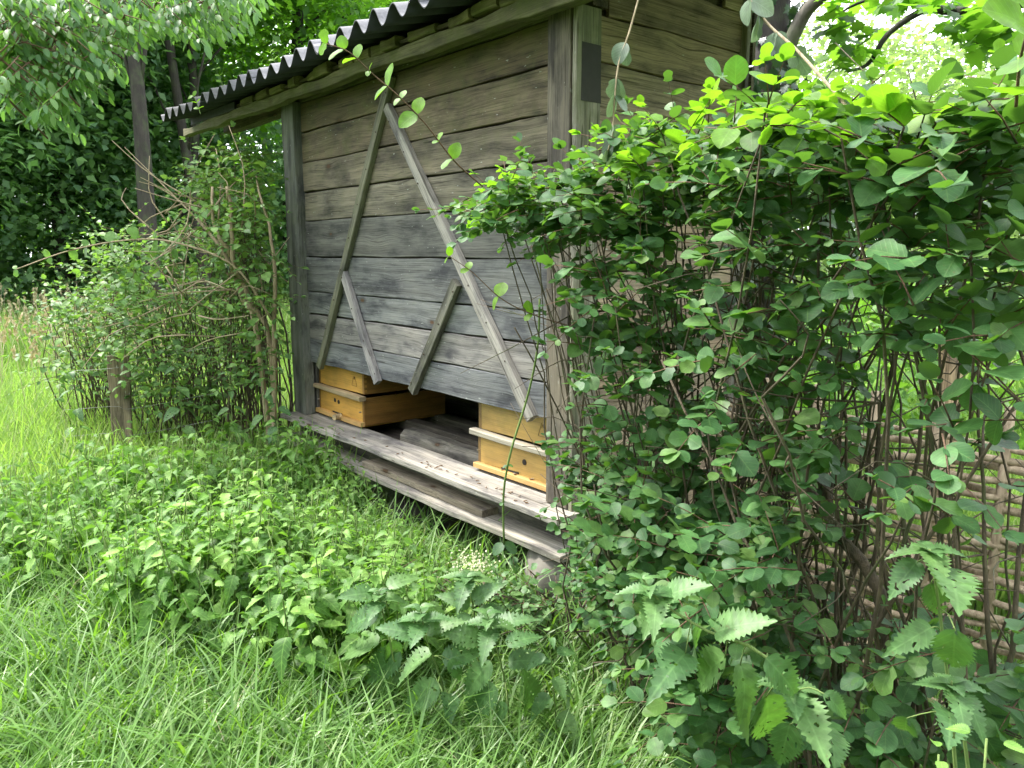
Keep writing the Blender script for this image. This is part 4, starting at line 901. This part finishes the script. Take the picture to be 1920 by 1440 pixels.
for k in range(46):
    la_, lo_ = R.uniform(1.15, 2.75), R.uniform(.2, .62); s_ = min(1.4, .75 + (la_ - 1.1) * .42) * R.uniform(.85, 1.1)
    nettle_copy(loc(la_, lo_, 0), s_, R.uniform(0, 6.28), R.normal(size=2) * .1, 'taller nettle rising against the far half of the landing boards', 'taller nettles against the far half of the boards')
def nettle_stuff(idx, C, SZ, label):
    Vl, Fl, rn, lc, off = [], [], [], [], 0
    O_, T_, N_, S_, st = [], [], [], [], []
    for i in idx:
        P, O, T, Nn, S = nettle_geo(R.uniform(.34, .5) * SZ[i], 0, 7, R.uniform(.07, .1) * SZ[i], NET_L, .2)
        O_.append(O + C[i]); T_.append(T); N_.append(Nn); S_.append(S); st.append((P + C[i], .002))
    o = foliage(None, 'nl', NET_L, np.concatenate(O_), np.concatenate(T_), np.concatenate(N_), np.concatenate(S_), 'nettle', 0, (0, 0, 0), 'nettle_patch')
    tag(o, label, 'nettles')
    tube_obj('nettle_stems', o, st, 'green_stem', 4)['kind'] = 'stuff'
if len(rest): nettle_stuff(rest, cand, sz, 'far part of the light green nettle patch along the left hedge')

def big_nettle(label, base, top, h_leaf, npairs, tm=NETB, mat='nettle_big', bend=(0, 0, 0), f0=.4, droop=-.38):
    base = np.asarray(base, float); top = np.asarray(top, float)
    P = curve([base, (base + top) / 2 + bend, top], 12)
    root = empty('nettle', base, label, 'nettle', 'large nettles in the foreground')
    tube_obj('stem', root, [(P, np.linspace(.0035, .0015, 12))], 'green_stem', 6, base)
    O, T, Nn, S = [], [], [], []
    a0 = R.uniform(0, 3)
    for j in range(npairs):
        f = f0 + (1 - f0) * j / (npairs - 1); i = min(10, int(f * 11)); p = P[i] + (P[i + 1] - P[i]) * (f * 11 - i)
        a = a0 + j * 1.45; s = h_leaf * (1 - .6 * max(0, (f - .6) / .4)) * R.uniform(.85, 1.1)
        d = unit(P[-1] - P[0]); A = unit(np.cross(d, [1, .3, .1])); B = np.cross(d, A)
        for sg in (0, math.pi):
            v = A * math.cos(a + sg) + B * math.sin(a + sg); v = v + np.array([0, 0, droop + 1.6 * max(0, f - .72)])
            O.append(p + unit(v) * .018); T.append(v); Nn.append(np.array([v[0] * .4, v[1] * .4 - .35, .9]) + R.normal(size=3) * .12); S.append(s)
    foliage(root, 'nb', tm, np.array(O), np.array(T), np.array(Nn), np.array(S), mat, len(O), base)
    return root
def G(px, py, z=0.):
    b = -(py - 720) / F_PX; dz = -SP + b * CP; dy = CP + b * SP; t = (z - EYE) / dz
    return np.array([(px - 960) / F_PX * t, dy * t, z])
def traced_nettle(label, stem, leaves, d, tip=None, mat='nettle_big', tipsize=.05):
    """foreground nettle: stem (px, py, distance) and its big leaves (base, tip); small leaves in pairs at the top"""
    pts = [at(x, y, q) for x, y, q in stem]; P = curve(pts, 16); base = P[0] * [1, 1, 0]
    root = empty('nettle', base, label, 'nettle', 'large nettles in the foreground')
    st = [(P, np.linspace(.0036, .0016, 16))]; O, T, Nn, S = [], [], [], []
    for bx_, by_, tx_, ty_ in leaves:
        b = at(bx_, by_, d + R.normal() * .02); e = at(tx_, ty_, d - .02 + R.normal() * .04); v = e - b; ln = np.linalg.norm(v)
        k = np.argmin(np.linalg.norm(P - b, axis=1)); st.append((curve([P[k], (P[k] + b) / 2 + [0, 0, .008], b + v * .03], 5), .0011))
        O.append(b); T.append(v + [0, 0, .22 * ln]); Nn.append(np.array([R.normal() * .25, -.55, .8]) + R.normal(size=3) * .15); S.append(ln * 1.06)
    for j in range(4):
        p = P[-1] - (P[-1] - P[-2]) * j * .9; a = j * 1.5
        for sg in (0, math.pi):
            v = np.array([math.cos(a + sg), math.sin(a + sg), .55 - .15 * j]); O.append(p); T.append(v); Nn.append(np.array([-v[0] * .5, -v[1] * .5 - .2, 1])); S.append(tipsize * (.55 + .28 * j))
    tube_obj('stem', root, st, 'green_stem', 5, base)
    foliage(root, 'nb', NETB, np.array(O), np.array(T), np.array(Nn), np.array(S), mat, len(O), base)
traced_nettle('close nettle arching in from the left of the hedge with big holed leaves', [(1640, 1560, 1.3), (1560, 1400, 1.25), (1440, 1235, 1.2), (1330, 1185, 1.2), (1240, 1130, 1.2), (1205, 1085, 1.2)],
              [(1340, 1186, 1440, 1171), (1297, 1186, 1314, 1268), (1286, 1225, 1249, 1279), (1361, 1232, 1290, 1300), (1387, 1244, 1414, 1350), (1436, 1234, 1500, 1319), (1230, 1125, 1215, 1180), (1245, 1120, 1320, 1100)], 1.2)
traced_nettle('nettle with long toothed leaves hanging at the bottom right centre', [(1600, 1640, 1.3), (1560, 1460, 1.25), (1500, 1310, 1.22), (1470, 1280, 1.22)],
              [(1436, 1304, 1447, 1416), (1492, 1311, 1547, 1409), (1481, 1356, 1462, 1450), (1545, 1300, 1590, 1350), (1549, 1360, 1580, 1440), (1420, 1290, 1370, 1345)], 1.22)
traced_nettle('nettle in the hedge shade at the right before the woven fence', [(1800, 1560, 1.4), (1780, 1300, 1.35), (1750, 1060, 1.3), (1740, 1030, 1.3)],
              [(1721, 1052, 1674, 1120), (1774, 1064, 1807, 1144), (1744, 1094, 1762, 1165), (1747, 1176, 1691, 1225), (1792, 1180, 1781, 1281)], 1.3)
traced_nettle('nettle low in the shade under the nearest snowberry bush', [(1830, 1560, 1.35), (1800, 1330, 1.3), (1780, 1280, 1.3)],
              [(1785, 1285, 1789, 1360), (1777, 1330, 1792, 1400), (1700, 1345, 1691, 1400), (1800, 1300, 1850, 1370)], 1.3)
big_nettle('pale nettle top poking in at the bottom right corner', at(1830, 2000, 1.05) * [1, 1, 0], at(1850, 1385, 1.05), .08, 5, NETB, 'nettle', f0=.6)
big_nettle('second pale nettle top at the bottom edge right of the hedge foot', at(1760, 2000, 1.15) * [1, 1, 0], at(1760, 1415, 1.15), .08, 5, NETB, 'nettle', f0=.6)
traced_nettle('tall foreground nettle with the highest tip in the clump below the near ledge', [(960, 1440, 2.15), (950, 1300, 2.1), (930, 1210, 2.08), (913, 1150, 2.05)],
              [(953, 1243, 1022, 1240), (920, 1240, 867, 1310), (927, 1283, 877, 1366), (953, 1327, 917, 1365), (900, 1200, 828, 1193), (925, 1180, 985, 1150), (950, 1210, 1015, 1195), (990, 1330, 1010, 1290)], 2.05, tipsize=.075)
traced_nettle('nettle left of centre in the foreground clump with long drooping leaves', [(850, 1440, 2.15), (830, 1290, 2.1), (800, 1200, 2.05), (788, 1140, 2.03)],
              [(780, 1190, 708, 1183), (810, 1223, 743, 1272), (823, 1283, 760, 1345), (843, 1237, 865, 1280), (800, 1185, 860, 1165), (830, 1240, 905, 1225), (840, 1300, 850, 1350)], 2.05, tipsize=.075)
traced_nettle('nettle on the left side of the foreground clump, leaves pointing left', [(760, 1420, 2.3), (740, 1250, 2.2), (718, 1150, 2.2), (710, 1110, 2.2)],
              [(710, 1207, 637, 1238), (710, 1153, 637, 1182), (737, 1200, 737, 1260), (733, 1247, 733, 1305), (700, 1113, 640, 1125), (727, 1103, 782, 1073), (750, 1220, 690, 1290)], 2.2, tipsize=.07)
traced_nettle('nettle with a bright upright tip at the back of the foreground clump', [(900, 1400, 2.4), (895, 1200, 2.35), (880, 1100, 2.3), (876, 1082, 2.3)],
              [(887, 1127, 936, 1100), (880, 1135, 830, 1120), (895, 1150, 960, 1165), (885, 1160, 835, 1190)], 2.3, tipsize=.08)
for x, y, h, s_, lab in [(1030, 1190, .5, .10, 'nettle at the right end of the foreground clump beside the bramble'), (480, 1010, .52, .12, 'large darker nettle standing up in the middle of the pale patch'), (390, 1170, .3, .1, 'greyish nettle sprouting from the long grass'), (640, 1045, .45, .1, 'taller nettle before the log under the ledge'), (600, 1130, .35, .09, 'nettle at the front corner of the patch beside the long grass')]:
    tp = G(x, y, h); big_nettle(lab, tp * [1, 1, 0] + np.array([R.normal() * .04, .05, 0]), tp, s_, 6)
for x, y, d, lab in ((515, 690, 4.7, 'nettle with dark hanging leaves against the far post'), (490, 660, 4.8, 'nettle in front of the left hedge near the far post'), (430, 700, 5.0, 'nettle at the foot of the light green shrub'), (330, 650, 5.2, 'nettle among the hedge leaves right of the fence post'), (130, 660, 5.6, 'broad leaved nettle at the meadow side of the fence')):
    tp = at(x, y, d); big_nettle(lab, tp * [1, 1, 0], tp, .12, 6, NETB, 'nettle_big', f0=.35)
# bramble tangle below the near ledge
br_s = poly_pts([(640, 1000), (760, 960), (1000, 1030), (1090, 1120), (1160, 1200), (1060, 1260), (860, 1120), (680, 1080)], 75, 2.5, 3.0)
br_s[:, 2] = np.clip(br_s[:, 2], .05, .3)
shrub('bramble_bush', 'low bramble tangle in the shade below the near end of the ledge', 'bush', gb((900, 3.0), (1000, 2.9), (1080, 2.8)), br_s, (.03, .045), 'nettle_big', SNOW, 'bb', 120, (-.2, -.5, .4), 0, (.08, .2), .03, .4)

n = 90; lx = poly_pts([(1180, 1300), (1300, 1290), (1330, 1440), (620, 1440), (700, 1330), (900, 1350)], n, 2.0, 2.6); lx[:, 2] = R.uniform(.03, .14, n)
lt = foliage(None, 'lit', SNOW, lx, rnd3(n), rnd3(n) + [0, 0, .6], R.uniform(.03, .05, n), 'wilt', 0, (0, 0, 0), 'leaf_litter'); tag(lt, 'pale wilted leaves lying in the grass at the foot of the hedge', 'litter')
# flower head
fb = at(885, 1060, 2.6); fl = empty('white_flower', fb, 'loose creamy white flower head below the near ledge', 'flower')
n = 260; O = fb + R.normal(size=(n, 3)) * [.035, .03, .025]
foliage(fl, 'fl', OVAL, O, rnd3(n), rnd3(n) + [0, -.5, 1], R.uniform(.006, .011, n), 'flower', 0, fb, 'petals')
tube_obj('stem', fl, [(curve([fb, at(900, 1150, 2.6), at(920, 1260, 2.6) * [1, 1, 0]], 8), .0015)], 'green_stem', 4, fb)

# ================================================================== GRASS
def grass(name, X, Y, H, W, bend, mat, label, keep=None, lay=(0, 0)):
    n = len(X); ph = R.uniform(0, 6.28, n)
    d = np.stack([np.cos(ph) + lay[0], np.sin(ph) + lay[1], np.zeros(n)], 1); d = unit(d)
    B = np.stack([X, Y, hgt(X, Y) - .01], 1)
    be = R.uniform(bend[0], bend[1], n)[:, None]
    fs = np.array([0, .25, .5, .75, 1.0]); ws = np.array([.7, 1, .9, .6, .06])
    wdir = unit(np.cross(d, [0, 0, 1.]) + R.normal(size=(n, 3)) * .25)
    Vs = []
    for f, w in zip(fs, ws):
        ang = be * f
        # arc: stays near vertical at the foot, arches over towards the tip
        c = B + H[:, None] * (np.array([0, 0, 1.]) * np.sin(np.clip(ang, 1e-3, 9)) / be + d * (1 - np.cos(ang)) / be)
        Vs += [c - wdir * (W * w)[:, None], c + wdir * (W * w)[:, None]]
    V = np.stack(Vs, 1).reshape(-1, 3)
    i = np.arange(4) * 2; t = np.stack([i, i + 1, i + 3, i + 2], 1)
    Fq = (t[None] + (np.arange(n) * 10)[:, None, None]).reshape(-1, 4)
    lc = np.tile(np.array([[1, f, 0] for f in fs for _ in (0, 1)]), (n, 1))
    rn = np.repeat(R.random(n), 10)
    o = link(name, mesh(name, V, [Fq], M[mat], True, {'rnd': ('FLOAT', rn), 'lc': ('FLOAT_VECTOR', lc)})); tag(o, label, 'grass', kind='stuff')
    return o
def scatter(n, az0, az1, d0, d1, pw=1.0):
    az = np.radians(R.uniform(az0, az1, n)); d = d0 + (d1 - d0) * R.random(n) ** pw
    return np.sin(az) * d, np.cos(az) * d
def not_shed(X, Y, m=.0):
    a, o = to_local(np.stack([X, Y, 0 * X], 1)); return ~((a > -.1) & (a < 2.8) & (o < .02) & (o > -1.3))
X, Y = scatter(60000, -42, 12, 1.2, 4.6, 1.1)
k = not_shed(X, Y); X, Y = X[k], Y[k]
a_, o_ = to_local(np.stack([X, Y, 0 * X], 1)); near = np.clip(1 - o_ / 1.0, 0, 1) * (a_ < 2.9)
H = R.uniform(.14, .38, len(X)) * (1 - .55 * near)
grass('grass', X, Y, H * 1.15, R.uniform(.0018, .0048, len(X)), (.8, 2.5), 'grass', 'long lush green grass bending over in the foreground at the left', lay=(.55, -.2))
X, Y = scatter(7500, -42, 8, 1.3, 3.9); k = not_shed(X, Y); X, Y = X[k], Y[k]
grass('broad_grass', X, Y, R.uniform(.22, .5, len(X)), R.uniform(.0032, .006, len(X)), (.9, 2.3), 'grass', 'broad single grass blades standing out of the foreground lawn', lay=(-.3, .1))
X, Y = scatter(12000, 8, 50, 1.2, 4.0); k = not_shed(X, Y)
grass('shade_grass', X[k], Y[k], R.uniform(.08, .25, k.sum()), R.uniform(.0015, .003, k.sum()), (.5, 1.6), 'grass', 'thin grass in the shade under the right hedge')
X, Y = scatter(34000, -48, -10, 4.4, 11, .9); k = not_shed(X, Y)
grass('meadow_grass', X[k], Y[k], R.uniform(.25, .6, k.sum()), R.uniform(.003, .006, k.sum()), (.3, 1.4), 'meadow', 'tall pale meadow grass beyond the nettles at the left')
X, Y = scatter(24000, -50, -8, 10, 20)
grass('meadow_grass', X, Y, R.uniform(.5, .95, len(X)), R.uniform(.006, .012, len(X)), (.2, 1.2), 'meadow', 'far strip of pale meadow grass in front of the dark wood')
X, Y = scatter(30000, 10, 52, 3.6, 14, 1.2); k = not_shed(X, Y)
grass('field_grass', X[k], Y[k], R.uniform(.2, .5, k.sum()), R.uniform(.004, .008, k.sum()), (.3, 1.3), 'meadow', 'bright grass of the field behind the woven fence')
k = order[::2]; cx_ = np.repeat(cand[k, 0], 6) + R.normal(size=len(k) * 6) * .06; cy_ = np.repeat(cand[k, 1], 6) + R.normal(size=len(k) * 6) * .06
kk = not_shed(cx_, cy_, 0) ; a2_, o2_ = to_local(np.stack([cx_, cy_, 0 * cx_], 1)); kk &= ~((o2_ < .35) & (a2_ < 2.8))
grass('tall_grass', cx_[kk], cy_[kk], R.uniform(.28, .55, kk.sum()), R.uniform(.0015, .0035, kk.sum()), (.3, 1.6), 'grass', 'grass blades growing up through the nettle patch')
# seed heads and straw
X, Y = scatter(420, -40, -24, 7, 15); n = len(X); H = R.uniform(.6, 1.0, n); paths = []; O, T, Nn, S = [], [], [], []
for i in range(n):
    b = np.array([X[i], Y[i], 0.]); l = R.normal(size=2) * .12; e = b + [l[0], l[1], H[i]]
    paths.append((curve([b, (b + e) / 2, e], 4), np.array([.0025, .002, .002, .0015])))
    for j in range(7): O.append(e + unit(e - b) * (-.0 + j * .014) - [0, 0, .02]); T.append(unit(e - b) + R.normal(size=3) * .35); Nn.append(R.normal(size=3)); S.append(.04)
sh = tube_obj('seed_heads', None, paths, 'straw', 3); tag(sh, 'tan grass seed heads standing over the meadow at the left', 'grass', kind='stuff')
foliage(sh, 'seed', OVAL, np.array(O), np.array(T), np.array(Nn), np.array(S), 'straw', 0, (0, 0, 0), 'seeds')
X, Y = scatter(3000, -42, 12, 1.3, 7); k = not_shed(X, Y)
grass('dry_straw', X[k], Y[k], R.uniform(.15, .4, k.sum()), R.uniform(.001, .002, k.sum()), (.8, 2.2), 'straw', 'scattered dry straw blades among the green grass')
for px_, py_ in ((114, 905), (60, 1103)):
    b = G(px_, py_, .22); f = empty('buttercup', b * [1, 1, 0], 'tiny yellow buttercup in the grass, ' + ('the upper one of two' if py_ < 1000 else 'the lower one of two'), 'flower')
    M.setdefault('yellow', plain('yellow_petal', (.75, .55, .02), .5))
    foliage(f, 'bc', OVAL, np.repeat(b[None], 5, 0), np.array([[math.cos(q_), math.sin(q_), .3] for q_ in np.arange(5) * 1.257]), np.tile([0, 0, 1.], (5, 1)), np.full(5, .014), 'yellow', 5, b * [1, 1, 0], single='petal')
    tube_obj('stem', f, [(np.stack([b * [1, 1, 0], b]), .0012)], 'green_stem', 4, b * [1, 1, 0])

# ================================================================== FENCES
pb = G(232, 830, .25) * [1, 1, 0]; pd = math.hypot(pb[0], pb[1])
fp = board('fence_post', None, at(232, 850, 5.6), at(221, 667, 5.6), (1, .35, 0), .125, .05, (.2, .16, .11), moss=.15, jag=.003)
tag(fp, 'short brown wooden post with wires in front of the left hedge', 'fence post')
for y0, y1, y2 in ((692, 690, 670), (765, 762, 758), (815, 812, 808)):
    w = tube_obj('fence_wire', None, [(curve([at(120, y0 + 4, 5.7), at(215, y1, 5.54), at(250, y2 + 8, 5.54), at(400, y2 - 20, 5.2)], 14), .0013)], 'wire', 5)
    tag(w, {692: 'uppermost thin wire crossing the short fence post', 765: 'middle wire crossing the short fence post', 815: 'lowest wire at the foot of the short fence post'}[y0], 'wire')
wr0 = at(1330, 900, 3.15) * [1, 1, 0]; wr1 = at(2050, 900, 2.75) * [1, 1, 0]
wf = empty('wattle_fence', (wr0 + wr1) / 2, 'woven fence of brown rods behind the right hedge', 'fence'); wc = (wr0 + wr1) / 2
for k in range(26):
    z = .06 + k * .036 + R.normal() * .006; tl = R.normal() * .02; ph = k * math.pi
    m = 18; f = np.linspace(-.03, 1.03, m)[:, None]; Pn = wr0 + (wr1 - wr0) * f; nrm = unit(np.cross(wr1 - wr0, [0, 0, 1.]))
    Pn = Pn + nrm * (.022 * np.sin(f * 3 * math.pi * 2 + ph)); Pn[:, 2] = z + .012 * np.sin(f[:, 0] * 7 + k * 1.7) + tl * (f[:, 0] - .5) + R.normal() * .004
    tube_obj('rod', wf, [(Pn, R.uniform(.009, .015))], 'rod', 6, wc)
for f in np.linspace(0.02, .98, 7):
    p = wr0 + (wr1 - wr0) * f
    tube_obj('stake', wf, [(np.stack([p, p + [0, 0, 1.08]]), .016)], 'rod', 7, wc)
sp = at(1787, 735, 3.6); sk = board('wooden_stake', None, sp * [1, 1, 0], at(1787, 640, 3.6), (1, 0, 0), .08, .08, (.45, .33, .2), ch=.02)
tag(sk, 'pale split wooden stake behind the woven fence', 'stake')
